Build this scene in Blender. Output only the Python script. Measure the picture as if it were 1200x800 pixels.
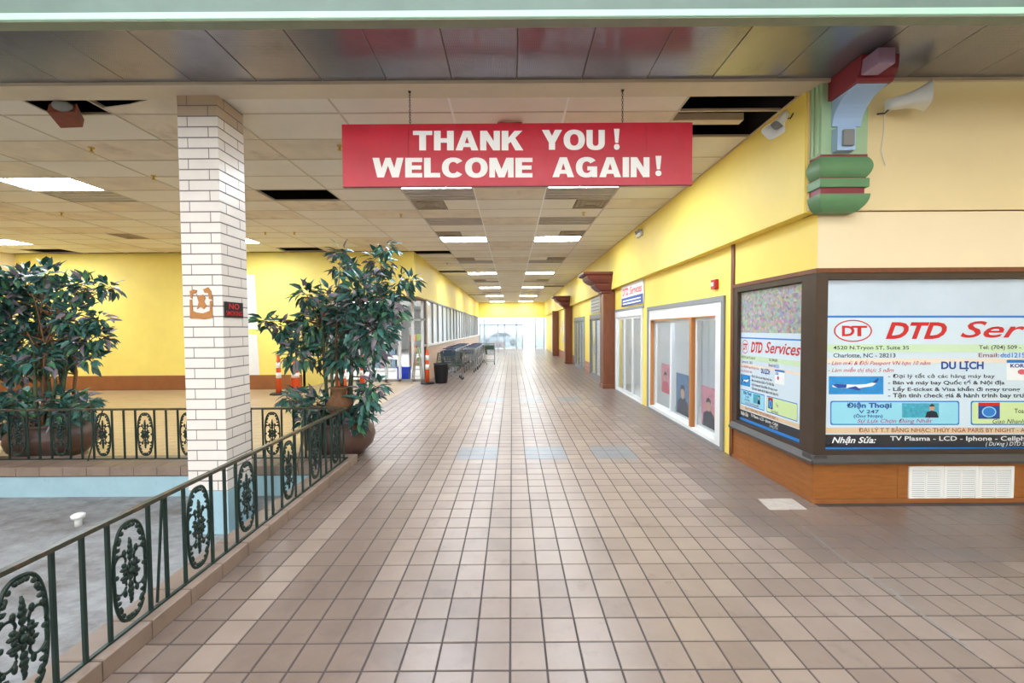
import bpy, math, random
from mathutils import Vector, Matrix, Euler
for o in list(bpy.data.objects): bpy.data.objects.remove(o)
S = bpy.context.scene
COL = S.collection
R = math.radians
# ------------------------------------------------------------------ camera
F, CX, CY = 484.0, 600.0, 400.0
PITCH, ROLL, CAMZ = math.atan(15/F), -R(0.35), 1.8
cam = bpy.data.cameras.new('camera'); camo = bpy.data.objects.new('camera', cam); COL.objects.link(camo)
cam.sensor_width = 36; cam.lens = F/1200*36; cam.clip_end = 300; cam.clip_start = 0.05
CM = Matrix.Translation((0, 0, CAMZ)) @ Matrix.Rotation(math.pi/2-PITCH, 4, 'X') @ Matrix.Rotation(ROLL, 4, 'Z')
camo.matrix_world = CM
S.camera = camo
CMI = CM.inverted()
def proj(p):
    q = CMI @ Vector(p)
    if q.z > -1e-3: return None
    return CX + F*q.x/-q.z, CY - F*q.y/-q.z
def ray(px, py): return (CM.to_3x3() @ Vector(((px-CX)/F, (CY-py)/F, -1)))
def onY(px, py, Y):
    d = ray(px, py); t = Y/d.y; return Vector((0, 0, CAMZ)) + d*t
def onX(px, py, X):
    d = ray(px, py); t = X/d.x; return Vector((0, 0, CAMZ)) + d*t
def onZ(px, py, Z=0):
    d = ray(px, py); t = (Z-CAMZ)/d.z; return Vector((0, 0, CAMZ)) + d*t
# ------------------------------------------------------------------ world, daylight, exposure
W = bpy.data.worlds.new('overcast_sky'); S.world = W; W.use_nodes = True
bg = W.node_tree.nodes['Background']; bg.inputs[0].default_value = (0.93, 0.97, 1, 1); bg.inputs[1].default_value = 4.5
S.view_settings.view_transform = 'Standard'; S.view_settings.look = 'None'
S.view_settings.exposure = -0.2; S.view_settings.gamma = 1; S.view_settings.use_curve_mapping = False
LIGHT = 74.0          # radiance of the ceiling troffers
def area(name, loc, rot, sx, sy, power, col):
    l = bpy.data.lights.new(name, 'AREA'); l.shape = 'RECTANGLE'; l.size = sx; l.size_y = sy; l.energy = power; l.color = col
    o = bpy.data.objects.new(name, l); COL.objects.link(o); o.location = loc; o.rotation_euler = rot
    return o
area('added_overhead_daylight', (-1.5, -2.6, 8.2), (0, 0, 0), 13, 8, 120, (0.88, 0.95, 1.0))   # added lamp: overhead daylight for the near scene, from an unseen skylight
area('added_back_daylight', (-3.5, -9.38, 5.6), (math.pi/2, 0, 0), 22, 4.6, 265, (0.90, 0.96, 1.0))   # added lamp behind the camera to brighten surfaces facing it
# ------------------------------------------------------------------ materials
def lin(c):
    c = c/255
    return c/12.92 if c <= 0.04045 else ((c+0.055)/1.055)**2.4
def rgb(r, g, b): return (lin(r), lin(g), lin(b), 1)
MATS = {}
def mat(name, col, rough=0.6, metal=0, noise=0.0, scale=4.0, bump=0.0, bscale=60, stretch=None, stain=None, spec=0.5, coat=0):
    if name in MATS: return MATS[name]
    m = bpy.data.materials.new(name); m.use_nodes = True; nt = m.node_tree; N = nt.nodes; L = nt.links
    p = N['Principled BSDF']; c = rgb(*col)
    p.inputs['Base Color'].default_value = c; p.inputs['Roughness'].default_value = rough; p.inputs['Metallic'].default_value = metal
    p.inputs['Specular IOR Level'].default_value = spec
    if coat: p.inputs['Coat Weight'].default_value = coat; p.inputs['Coat Roughness'].default_value = 0.15
    geo = N.new('ShaderNodeNewGeometry'); mp = N.new('ShaderNodeMapping'); L.new(geo.outputs['Position'], mp.inputs[0])
    if stretch: mp.inputs['Scale'].default_value = stretch
    out = None
    if noise:
        n = N.new('ShaderNodeTexNoise'); n.inputs['Scale'].default_value = scale; n.inputs['Detail'].default_value = 6; n.inputs['Roughness'].default_value = 0.65
        L.new(mp.outputs[0], n.inputs['Vector'])
        r = N.new('ShaderNodeValToRGB'); e = r.color_ramp.elements
        e[0].position = 0.3; e[1].position = 0.7
        e[0].color = tuple(x*(1-noise) for x in c[:3])+(1,); e[1].color = tuple(min(1, x*(1+noise)) for x in c[:3])+(1,)
        L.new(n.outputs[0], r.inputs[0]); out = r.outputs[0]
    if stain:
        scol, ssc, lo, hi, amt = stain
        n = N.new('ShaderNodeTexNoise'); n.inputs['Scale'].default_value = ssc; n.inputs['Detail'].default_value = 8; n.inputs['Roughness'].default_value = 0.7
        L.new(mp.outputs[0], n.inputs['Vector'])
        mr = N.new('ShaderNodeMapRange'); mr.inputs[1].default_value = lo; mr.inputs[2].default_value = hi; mr.inputs[4].default_value = amt
        L.new(n.outputs[0], mr.inputs[0])
        mx = N.new('ShaderNodeMixRGB'); mx.inputs[2].default_value = rgb(*scol); mx.inputs[1].default_value = c
        if out: L.new(out, mx.inputs[1])
        L.new(mr.outputs[0], mx.inputs[0]); out = mx.outputs[0]
    if out: L.new(out, p.inputs['Base Color'])
    if bump:
        n = N.new('ShaderNodeTexNoise'); n.inputs['Scale'].default_value = bscale; n.inputs['Detail'].default_value = 3
        L.new(mp.outputs[0], n.inputs['Vector'])
        b = N.new('ShaderNodeBump'); b.inputs['Strength'].default_value = bump; b.inputs['Distance'].default_value = 0.01
        L.new(n.outputs[0], b.inputs['Height']); L.new(b.outputs[0], p.inputs['Normal'])
    MATS[name] = m; return m
def emit(name, col, strength):
    if name in MATS: return MATS[name]
    m = bpy.data.materials.new(name); m.use_nodes = True; p = m.node_tree.nodes['Principled BSDF']
    p.inputs['Base Color'].default_value = rgb(*col); p.inputs['Emission Color'].default_value = rgb(*col); p.inputs['Emission Strength'].default_value = strength
    MATS[name] = m; return m
def glass(name, tint=(255, 255, 255), refl=0.1, rough=0.02, haze=0.0, hazecol=(225, 228, 230)):
    if name in MATS: return MATS[name]
    m = bpy.data.materials.new(name); m.use_nodes = True; nt = m.node_tree; N = nt.nodes; L = nt.links
    N.remove(N['Principled BSDF']); out = N['Material Output']
    t = N.new('ShaderNodeBsdfTransparent'); t.inputs[0].default_value = rgb(*tint)
    g = N.new('ShaderNodeBsdfGlossy'); g.inputs['Roughness'].default_value = rough
    d = N.new('ShaderNodeBsdfDiffuse'); d.inputs[0].default_value = rgb(*hazecol)
    m0 = N.new('ShaderNodeMixShader'); m0.inputs[0].default_value = haze
    L.new(t.outputs[0], m0.inputs[1]); L.new(d.outputs[0], m0.inputs[2])
    fr = N.new('ShaderNodeFresnel'); fr.inputs[0].default_value = 1.25
    mul = N.new('ShaderNodeMath'); mul.operation = 'MULTIPLY_ADD'; mul.inputs[1].default_value = 0.8; mul.inputs[2].default_value = 0.0; mul.use_clamp = True
    L.new(fr.outputs[0], mul.inputs[0])
    ge = N.new('ShaderNodeNewGeometry'); inv = N.new('ShaderNodeMath'); inv.operation = 'SUBTRACT'; inv.inputs[0].default_value = 1; L.new(ge.outputs['Backfacing'], inv.inputs[1])
    mu2 = N.new('ShaderNodeMath'); mu2.operation = 'MULTIPLY'; L.new(mul.outputs[0], mu2.inputs[0]); L.new(inv.outputs[0], mu2.inputs[1])   # outer face only: no false total reflection inside the sheet
    m1 = N.new('ShaderNodeMixShader'); L.new(mu2.outputs[0], m1.inputs[0]); L.new(m0.outputs[0], m1.inputs[1]); L.new(g.outputs[0], m1.inputs[2])
    L.new(m1.outputs[0], out.inputs[0]); MATS[name] = m; return m
def perforated():
    m = mat('perforated_metal', (150, 150, 160), rough=0.22, metal=0.6, noise=0.12, scale=1.5, stain=((110, 104, 108), 2.2, 0.55, 0.75, 0.55))
    nt = m.node_tree; N = nt.nodes; L = nt.links; p = N['Principled BSDF']
    geo = N.new('ShaderNodeNewGeometry'); v = N.new('ShaderNodeTexVoronoi'); v.inputs['Scale'].default_value = 70; v.inputs['Randomness'].default_value = 0
    L.new(geo.outputs['Position'], v.inputs['Vector'])
    mr = N.new('ShaderNodeMapRange'); mr.inputs[1].default_value = 0.22; mr.inputs[2].default_value = 0.34; L.new(v.outputs['Distance'], mr.inputs[0])
    mx = N.new('ShaderNodeMixRGB'); mx.inputs[1].default_value = rgb(84, 80, 82)
    src = p.inputs['Base Color'].links[0].from_socket
    L.new(mr.outputs[0], mx.inputs[0]); L.new(src, mx.inputs[2]); L.new(mx.outputs[0], p.inputs['Base Color'])
    return m
def collage():
    m = bpy.data.materials.new('collage_print'); m.use_nodes = True; N = m.node_tree.nodes; L = m.node_tree.links; p = N['Principled BSDF']
    geo = N.new('ShaderNodeNewGeometry'); v = N.new('ShaderNodeTexVoronoi'); v.inputs['Scale'].default_value = 30; L.new(geo.outputs['Position'], v.inputs['Vector'])
    n = N.new('ShaderNodeTexNoise'); n.inputs['Scale'].default_value = 30; n.inputs['Detail'].default_value = 6; L.new(geo.outputs['Position'], n.inputs['Vector'])
    mx = N.new('ShaderNodeMixRGB'); mx.inputs[0].default_value = 0.55; L.new(v.outputs['Color'], mx.inputs[1]); L.new(n.outputs['Color'], mx.inputs[2])
    hs = N.new('ShaderNodeHueSaturation'); hs.inputs['Saturation'].default_value = 0.9; hs.inputs['Value'].default_value = 0.75; L.new(mx.outputs[0], hs.inputs['Color'])
    L.new(hs.outputs[0], p.inputs['Base Color']); p.inputs['Roughness'].default_value = 0.35
    return m
# ------------------------------------------------------------------ mesh builder
class B:
    def __init__(s): s.v = []; s.f = []; s.m = []; s.cur = 0
    def face(s, idx): s.f.append(tuple(idx)); s.m.append(s.cur)
    def box(s, x0, x1, y0, y1, z0, z1):
        if x0 > x1: x0, x1 = x1, x0
        if y0 > y1: y0, y1 = y1, y0
        if z0 > z1: z0, z1 = z1, z0
        n = len(s.v)
        s.v += [(x0,y0,z0),(x1,y0,z0),(x1,y1,z0),(x0,y1,z0),(x0,y0,z1),(x1,y0,z1),(x1,y1,z1),(x0,y1,z1)]
        for q in ((3,2,1,0),(4,5,6,7),(0,1,5,4),(1,2,6,5),(2,3,7,6),(3,0,4,7)): s.face([n+i for i in q])
        return s
    def cbox(s, x0, x1, y0, y1, z0, z1, c):      # box with every edge chamfered along the vertical, top and bottom
        n = len(s.v)
        for z, i in ((z0, c), (z0+c, 0), (z1-c, 0), (z1, c)):
            s.v += [(x0+i,y0+i,z),(x1-i,y0+i,z),(x1-i,y1-i,z),(x0+i,y1-i,z)]
        s.face([n+3,n+2,n+1,n]); s.face([n+12,n+13,n+14,n+15])
        for k in range(3):
            for i in range(4):
                a = n+4*k+i; b = n+4*k+(i+1) % 4; s.face([a, b, b+4, a+4])
        return s
    def prism(s, poly, axis, a, b):              # polygon in the two other axes, extruded from a to b
        n = len(s.v); k = len(poly)
        for t in (a, b):
            for (u, w) in poly:
                s.v.append({'x': (t,u,w), 'y': (u,t,w), 'z': (u,w,t)}[axis])
        s.face(range(n, n+k)); s.face(range(n+2*k-1, n+k-1, -1))
        for i in range(k):
            j = (i+1) % k; s.face([n+i, n+k+i, n+k+j, n+j])
        return s
    def tube(s, pts, r, n=6, closed=False):
        pts = [Vector(p) for p in pts]; rs = r if isinstance(r, (list, tuple)) else [r]*len(pts); st = len(s.v); K = len(pts)
        up = Vector((0.13, 0.21, 0.97))
        for i, p in enumerate(pts):
            a = pts[(i-1) % K] if (i or closed) else p; b = pts[(i+1) % K] if (i < K-1 or closed) else p
            t = (b-a).normalized(); u = up if abs(t.dot(up)) < 0.97 else Vector((1, 0.1, 0))
            e1 = t.cross(u).normalized(); e2 = t.cross(e1)
            for j in range(n):
                an = 2*math.pi*j/n; s.v.append(tuple(p+e1*(math.cos(an)*rs[i])+e2*(math.sin(an)*rs[i])))
        for i in range(K if closed else K-1):
            for j in range(n):
                a = st+i*n+j; b = st+i*n+(j+1) % n; c = st+((i+1) % K)*n+(j+1) % n; d = st+((i+1) % K)*n+j
                s.face([a, b, c, d])
        if not closed:
            s.face([st+j for j in range(n)][::-1]); s.face([st+(K-1)*n+j for j in range(n)])
        return s
    def lathe(s, prof, c=(0,0,0), n=24):
        st = len(s.v)
        for (r, z) in prof:
            for j in range(n):
                a = 2*math.pi*j/n; s.v.append((c[0]+r*math.cos(a), c[1]+r*math.sin(a), c[2]+z))
        for i in range(len(prof)-1):
            for j in range(n):
                s.face([st+i*n+j, st+i*n+(j+1) % n, st+(i+1)*n+(j+1) % n, st+(i+1)*n+j])
        s.face([st+j for j in range(n)][::-1]); s.face([st+(len(prof)-1)*n+j for j in range(n)])
        return s
    def ell(s, c, rx, ry, rz, n=6, m=4, rot=None):
        st = len(s.v); M = rot or Matrix.Identity(3)
        P = [Vector((0,0,-rz))]
        for i in range(1, m):
            ph = -math.pi/2+math.pi*i/m
            for j in range(n):
                a = 2*math.pi*j/n; P.append(Vector((rx*math.cos(ph)*math.cos(a), ry*math.cos(ph)*math.sin(a), rz*math.sin(ph))))
        P.append(Vector((0,0,rz)))
        s.v += [tuple(Vector(c)+M @ p) for p in P]
        for j in range(n):
            s.face([st, st+1+(j+1) % n, st+1+j]); t = st+1+(m-2)*n
            s.face([t+j, t+(j+1) % n, st+len(P)-1])
        for i in range(m-2):
            for j in range(n):
                a = st+1+i*n+j; b = st+1+i*n+(j+1) % n; s.face([a, b, b+n, a+n])
        return s
    def poly(s, pts):
        n = len(s.v); s.v += [tuple(p) for p in pts]; s.face(range(n, n+len(pts))); return s
    def mesh(s, name, mats, smooth=False, off=(0,0,0)):
        me = bpy.data.meshes.new(name); o = Vector(off)
        me.from_pydata([tuple(Vector(p)-o) for p in s.v], [], s.f)
        for m in (mats if isinstance(mats, (list, tuple)) else [mats]): me.materials.append(m)
        if any(s.m): me.polygons.foreach_set('material_index', s.m)
        if smooth: me.polygons.foreach_set('use_smooth', [True]*len(s.f))
        me.update(); return me
    def build(s, name, mats, parent=None, smooth=False, **kw):
        off = wloc(parent) if parent else Vector((0,0,0))
        return link(name, s.mesh(name, mats, smooth, off), parent, **kw)
def wloc(o):
    p = Vector(o.location)
    while o.parent: o = o.parent; p += o.location
    return p
def link(name, data, parent=None, label=None, cat=None, group=None, kind=None, loc=None):
    o = bpy.data.objects.new(name, data); COL.objects.link(o)
    if parent: o.parent = parent
    if loc: o.location = loc
    return tag(o, label, cat, group, kind)
def tag(o, label=None, cat=None, group=None, kind=None):
    if label: o['label'] = label
    if cat: o['category'] = cat
    if group: o['group'] = group
    if kind: o['kind'] = kind
    return o
def thing(name, label, cat, loc=(0,0,0), group=None, kind=None):
    o = bpy.data.objects.new(name, None); COL.objects.link(o); o.location = loc; o.empty_display_size = 0.1
    return tag(o, label, cat, group, kind)
def struct(name, b, m, label=None, parent=None, smooth=False):
    o = b.build(name, m, parent, smooth); o['kind'] = 'structure'
    if label: o['label'] = label
    return o
def sroot(name, label=None, loc=(0,0,0)): return thing(name, label, None, loc, kind='structure')
def copy_tree(o, parent=None):
    c = o.copy(); COL.objects.link(c)
    if parent: c.parent = parent
    for ch in list(o.children): copy_tree(ch, c)
    return c
def BX(*a): return B().box(*a)
_tc = {}
def text2d(body, bold=0.0, shear=0.0):
    k = (body, bold, shear)
    if k not in _tc:
        cu = bpy.data.curves.new('t', 'FONT'); cu.body = body; cu.offset = bold; cu.shear = shear; cu.size = 1; cu.resolution_u = 3
        ob = bpy.data.objects.new('t', cu); COL.objects.link(ob); bpy.context.view_layer.update()
        dg = bpy.context.evaluated_depsgraph_get(); me = bpy.data.meshes.new_from_object(ob.evaluated_get(dg))
        vs = [(v.co.x, v.co.y) for v in me.vertices]; fs = [tuple(p.vertices) for p in me.polygons]
        bpy.data.objects.remove(ob); bpy.data.curves.remove(cu); bpy.data.meshes.remove(me)
        x0 = min(v[0] for v in vs); x1 = max(v[0] for v in vs); y0 = min(v[1] for v in vs); y1 = max(v[1] for v in vs)
        _tc[k] = ([((x-x0)/(x1-x0), (y-y0)/(y1-y0)) for x, y in vs], fs)
    return _tc[k]
def lettering(body, u0, u1, w0, w1, fn, m, parent, bold=0.0, shear=0.0, name='lettering'):
    vs, fs = text2d(body, bold, shear); b = B()
    b.v = [tuple(fn(u0+(u1-u0)*x, w0+(w1-w0)*y)) for x, y in vs]; b.f = list(fs); b.m = [0]*len(fs)
    return b.build(name, m, parent)
# ------------------------------------------------------------------ palette
CEIL, HW, FW, CORN = 4.14, 3.07, 2.93, 4.17      # ceiling, right wall, right fascia, corner plane
M_yel = mat('yellow_paint', (246, 220, 108), 0.55, noise=0.04, scale=1.2, bump=0.03, bscale=90)
M_yel2 = mat('yellow_paint_back', (250, 228, 120), 0.55, noise=0.06, scale=1.0, bump=0.03, bscale=90)
M_cream = mat('cream_paint', (236, 214, 164), 0.6, noise=0.03, scale=1.2, bump=0.03)
M_cream2 = mat('pale_cream_paint', (243, 224, 186), 0.6, noise=0.03, scale=1.2, bump=0.03)
M_wood = mat('varnished_wood', (152, 94, 44), 0.42, noise=0.22, scale=3, stretch=(2, 2, 14))
M_woodb = mat('wood_baseboard', (148, 92, 50), 0.4, noise=0.12, scale=4)
M_brown = mat('brown_wood', (118, 66, 38), 0.4, noise=0.2, scale=5, stretch=(6, 6, 0.8))
M_maroon = mat('maroon_paint', (104, 46, 38), 0.45, noise=0.08)
M_bronze = mat('bronze_aluminium', (78, 66, 58), 0.35, metal=0.4, noise=0.06, scale=8)
M_bronze_d = mat('dark_sill', (70, 68, 68), 0.5, noise=0.1)
M_white = mat('white_paint', (236, 236, 234), 0.5, noise=0.03)
M_whitealu = mat('white_frame', (228, 230, 230), 0.4)
M_greyfr = mat('grey_frame', (134, 136, 138), 0.5, noise=0.05)
M_alu = mat('aluminium', (170, 172, 172), 0.3, metal=0.8)
M_grout = mat('grout', (78, 70, 70), 0.8, noise=0.2, scale=2)
M_tiles = [mat('quarry_tile_a', (143, 126, 116), 0.34, noise=0.12, scale=2.2, stain=((92, 76, 68), 5, 0.56, 0.78, 0.55), bump=0.04, bscale=40),
           mat('quarry_tile_b', (136, 119, 109), 0.34, noise=0.12, scale=2.5, stain=((90, 74, 66), 5, 0.54, 0.78, 0.55), bump=0.04, bscale=40),
           mat('quarry_tile_c', (150, 133, 122), 0.34, noise=0.09, scale=2.2, stain=((126, 104, 90), 7, 0.6, 0.82, 0.5), bump=0.04, bscale=40),
           mat('quarry_tile_worn', (126, 109, 99), 0.32, noise=0.14, scale=1.8, stain=((98, 84, 78), 3, 0.5, 0.75, 0.6), bump=0.05, bscale=40),
           mat('blue_grey_tile', (122, 125, 130), 0.34, noise=0.12, scale=6, bump=0.04, bscale=40),
           mat('coated_tile', (120, 104, 95), 0.32, noise=0.13, scale=1.4, stain=((104, 98, 98), 1.6, 0.45, 0.7, 0.6), bump=0.05, bscale=30),
           mat('buff_tile', (186, 160, 124), 0.32, noise=0.1, scale=1.5)]
M_kerb = mat('kerb_tile', (140, 121, 109), 0.45, noise=0.18, scale=5, stain=((104, 84, 70), 5, 0.55, 0.8, 0.5))
M_basin = mat('basin_floor', (146, 147, 150), 0.7, noise=0.22, scale=7, stretch=(1, 1.4, 1), bump=0.25, bscale=40, stain=((82, 70, 64), 1.7, 0.46, 0.68, 0.75))
M_blue = mat('pale_blue_paint', (164, 198, 212), 0.55, noise=0.08, scale=3, stain=((110, 116, 120), 6, 0.6, 0.8, 0.6))
M_brick = mat('white_glazed_brick', (232, 224, 218), 0.35, noise=0.04, scale=6)
M_mortar = mat('grey_mortar', (132, 124, 122), 0.8)
M_brickt = mat('tan_brick', (188, 168, 148), 0.5, noise=0.05)
M_ctile = mat('ceiling_tile', (230, 224, 214), 0.8, noise=0.05, scale=1.2, bump=0.12, bscale=120)
M_ctile2 = mat('ceiling_tile_stained', (222, 210, 194), 0.8, noise=0.12, scale=2.2, bump=0.12, bscale=120, stain=((160, 134, 104), 2.5, 0.55, 0.75, 0.6))
M_tbar = mat('ceiling_grid_bar', (194, 182, 168), 0.45, noise=0.08)
M_tbarw = mat('white_grid_bar', (244, 242, 238), 0.3)
M_plenum = mat('dark_plenum', (34, 30, 30), 0.9)  # near-black so open ceiling holes show dark: shade put into the colour
M_louver = mat('troffer_louver', (182, 175, 168), 0.45, noise=0.05)
M_diffus = mat('air_diffuser', (166, 152, 134), 0.6, noise=0.1, scale=8)
M_trimb = mat('beige_trim', (214, 200, 180), 0.6, noise=0.05)
M_green = mat('dark_green_iron', (14, 42, 38), 0.4, noise=0.2, scale=30)
M_rail = mat('worn_iron_handrail', (60, 62, 52), 0.35, noise=0.3, scale=18, stain=((132, 96, 70), 14, 0.5, 0.7, 0.8))
M_pot = mat('dark_brown_pot', (84, 60, 52), 0.42, noise=0.2, scale=4)
M_soil = mat('soil', (70, 52, 40), 0.9, noise=0.3, scale=30)
M_bark = mat('bark', (120, 84, 56), 0.8, noise=0.3, scale=14, stretch=(3, 3, 1), bump=0.3)
M_stem = mat('green_stem', (74, 86, 58), 0.6, noise=0.25, scale=12)
M_leaf = [mat('leaf_teal', (68, 120, 112), 0.42, noise=0.25, scale=9), mat('leaf_dark', (42, 82, 76), 0.42, noise=0.25, scale=9),
          mat('leaf_green', (82, 134, 96), 0.42, noise=0.25, scale=9), mat('leaf_dusty', (134, 126, 140), 0.5, noise=0.2, scale=9)]
M_red = mat('sign_red', (196, 26, 48), 0.32, noise=0.10, scale=2.5, stain=((206, 70, 88), 2.4, 0.52, 0.78, 0.5))
M_signw = mat('sign_letter_white', (248, 246, 244), 0.4)
M_chain = mat('steel_chain', (70, 66, 64), 0.4, metal=0.8)
M_dark = mat('black_plastic', (26, 26, 29), 0.45)
M_glass = glass('clear_glass')
M_glass_t = glass('hazy_shop_glass', (244, 247, 250), 0.1, 0.04, 0.05)
M_frost = glass('frosted_glass', (235, 237, 238), 0.15, 0.12, 0.72, (240, 242, 244))
M_steel = mat('cart_steel', (150, 152, 156), 0.35, metal=0.7)
M_cartg = mat('green_wire', (60, 84, 70), 0.45)
M_cartb = mat('blue_plastic', (40, 62, 104), 0.45)
M_orange = mat('orange_plastic', (232, 92, 40), 0.5)
M_refl = mat('reflective_white', (236, 232, 228), 0.4)
M_brass = mat('brass', (196, 160, 70), 0.35, metal=0.7)
M_ltg = mat('sage_green_paint', (166, 198, 158), 0.5, noise=0.05); M_midg = mat('leaf_green_paint', (98, 142, 98), 0.5, noise=0.08, scale=3)
M_burg = mat('burgundy_paint', (138, 46, 60), 0.5, noise=0.08); M_lblue = mat('powder_blue_paint', (168, 198, 236), 0.45); M_mauve = mat('mauve_paint', (158, 128, 160), 0.5)
M_perf = perforated()
M_mint = mat('mint_paint', (172, 210, 188), 0.4, noise=0.05); M_olive = mat('olive_paint', (140, 150, 128), 0.5, noise=0.1); M_gfasc = mat('grey_green_paint', (104, 124, 116), 0.5, noise=0.12, scale=2)
M_peach = mat('peach_tile', (216, 186, 164), 0.4, noise=0.08, scale=4)
M_conc = mat('concrete_outside', (200, 198, 192), 0.8, noise=0.1, scale=1)
M_shopwall = mat('shop_wall', (226, 226, 224), 0.7, noise=0.03)
M_lamp = emit('troffer_light', (232, 244, 255), LIGHT)
M_shopfill = emit('added_shop_light', (240, 246, 255), 32)  # glow of the panels added to light shop and store rooms
rnd = random.Random(7)
# ================================================================== FLOOR
T = 0.196; TX0, TY0 = -0.02, 3.103
fl = B()
fl.box(-2.12, 9, -9.5, 37.2, -0.15, -0.004); fl.box(-15.2, -2.12, 5.6, 14.3, -0.15, -0.004); fl.box(-3.1, -2.12, 14.3, 37.2, -0.15, -0.004)
floor = struct('floor', fl, M_grout)
def in_floor(x, y):
    if y < 0.6 or y > 36.9: return False
    if y < 5.55: return -2.12 <= x <= (8.6 if y < CORN-0.02 else HW)
    if y < 12.5: return -15 <= x <= HW
    if y < 14.2: return -6.5 <= x <= HW
    return -2.98 <= x <= HW
def tile_kind(i, k, x, y):
    for r0 in (13, 36):
        if r0 <= k < r0+3 and (i+4) % 5 < 3 and -4 <= i < 9: return 4
    if k in (66, 67): return 3
    if y > 5.6 and x < -3.2: return 6
    if x > (2.06 if y < 9 else 1.9)+rnd.choice((0, 0, 0.2, -0.1)) and y > 3.1 and not (x < 2.3 and 3.4 > y): return 5
    if -1.74 < x < -1.54 and y < 5.6: return 2
    n = math.sin(x*1.3+y*0.7+1)+math.sin(y*1.1-x*0.5)+rnd.uniform(-1.3, 1.3)
    if x < -0.95 and y < 7: return 3 if n > -1.2 else 1
    if y < 3.0 and x < -0.2: return 3 if n > 0.6 else 1
    return 3 if n > 2.4 else (2 if n < -1.0 else (1 if n > 0.5 else 0))
tiles = []
for k in range(-13, 174):
    for i in range(-77, 45):
        x0 = TX0+i*T; y0 = TY0+k*T; x1 = x0+T; y1 = y0+T; xc = x0+T/2; yc = y0+T/2
        if not in_floor(xc, yc): 
            continue
        if yc < 5.6: x0 = max(x0, -2.12)
        kind = tile_kind(i, k, xc, yc); g = {5: 0.0018, 6: 0.0022, 4: 0.0014}.get(kind, 0.0044)
        p = proj((xc, yc, 0)); vis = p and -20 < p[0] < 1220 and p[1] < 830
        x1 = min(x1, HW) if yc > CORN else x1
        if x1-x0 < 0.03: continue
        tiles.append((0 if vis else 1, yc, x0+g, x1-g, y0+g, y1-g, kind))
def tile_mesh(b, x0, x1, y0, y1, kind, z):
    n = len(b.v); c = 0.0025; b.cur = kind
    b.v += [(x0,y0,-0.006),(x1,y0,-0.006),(x1,y1,-0.006),(x0,y1,-0.006),(x0+c,y0+c,z),(x1-c,y0+c,z),(x1-c,y1-c,z),(x0+c,y1-c,z)]
    for q in ((4,5,6,7),(0,1,5,4),(1,2,6,5),(2,3,7,6),(3,0,4,7)): b.face([n+i for i in q])
tiles.sort(key=lambda t: (t[0], t[1]))
shared = {}
for t in tiles[:300]:
    _, _, x0, x1, y0, y1, kind = t
    key = (round(x1-x0, 3), round(y1-y0, 3), kind)
    if key not in shared:
        b = B(); hx = (x1-x0)/2; hy = (y1-y0)/2; tile_mesh(b, -hx, hx, -hy, hy, 0, 0.0); shared[key] = b.mesh('floor_tile', M_tiles[kind])
    link('floor_tile', shared[key], floor, loc=((x0+x1)/2, (y0+y1)/2, rnd.uniform(-0.0006, 0.0006)))
b = B()
for t in tiles[300:]: tile_mesh(b, *t[2:7], rnd.uniform(-0.0006, 0.0006))
b.build('floor_tiles', M_tiles, floor, kind='stuff')
# pale patch of bare screed by the corner, and scattered litter
pc = onZ(917, 590); pb = B(); q = [onZ(888, 584.5), onZ(928, 584), onZ(946, 597), onZ(902, 597.5)]
pb.prism([(p.x, p.y) for p in q], 'z', 0.0, 0.003)
pb.build('floor_patch', mat('pale_screed', (176, 166, 158), 0.7, noise=0.15, scale=14), floor, label='pale speckled patch of bare floor')
rl = B(); q = [onZ(*p) for p in ((930, 608), (962, 634), (985, 652), (1012, 672), (1040, 688), (1075, 716), (1130, 756), (1150, 772))]; wd = (.004, .008, .006, .012, .016, .010, .012, .004)
for i in range(7):
    a_, c_ = q[i], q[i+1]; rl.poly([(a_.x-wd[i], a_.y, .0015), (a_.x+wd[i], a_.y, .0015), (c_.x+wd[i+1], c_.y, .0015), (c_.x-wd[i+1], c_.y, .0015)])
rl.build('repair_line', mat('pale_filler', (140, 134, 130), .7, noise=.2, scale=30), floor, label='pale line of filler running across the tiles')
# basin: lower floor, painted walls, kerb
BZ = -0.28
struct('floor_basin', BX(-16, -2.2, -9.5, 5.25, BZ-0.15, BZ), M_basin)
wb = B(); wb.box(-16, -2.38, 5.13, 5.3, BZ, -0.02); wb.box(-2.36, -2.2, -9.5, 5.25, BZ, -0.02)
struct('wall_basin', wb, M_blue)
kerb = sroot('trim_kerb', 'low tiled kerb around the sunken basin')
kb = B(); kb.box(-2.37, -2.13, -9, 5.58, -0.02, 0.098); kb.box(-16, -2.37, 5.12, 5.58, -0.02, 0.098); kb.build('kerb_core', M_grout, kerb)
y = 0.9; km = {}
def kerb_piece(x0, x1, y0, y1):
    key = (round(x1-x0, 3), round(y1-y0, 3))
    if key not in km:
        hx, hy = (x1-x0)/2, (y1-y0)/2; km[key] = B().cbox(-hx, hx, -hy, hy, -0.01, 0.105, 0.006).mesh('kerb_tile', M_kerb)
    link('kerb_tile', km[key], kerb, loc=((x0+x1)/2, (y0+y1)/2, 0))
while y < 5.55:
    kerb_piece(-2.38, -2.12, y+0.004, min(y+0.290, 5.59)); y += 0.294
x = -2.385
while x > -9.5:
    kerb_piece(x-0.290, x-0.004, 5.105, 5.59); x -= 0.294
kb = BX(-16, x, 5.105, 5.59, -0.01, 0.105); kb.build('kerb_tile', M_kerb, kerb)
kb = BX(-2.38, -2.12, -9, 0.9, -0.01, 0.105); kb.build('kerb_tile', M_kerb, kerb)
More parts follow.
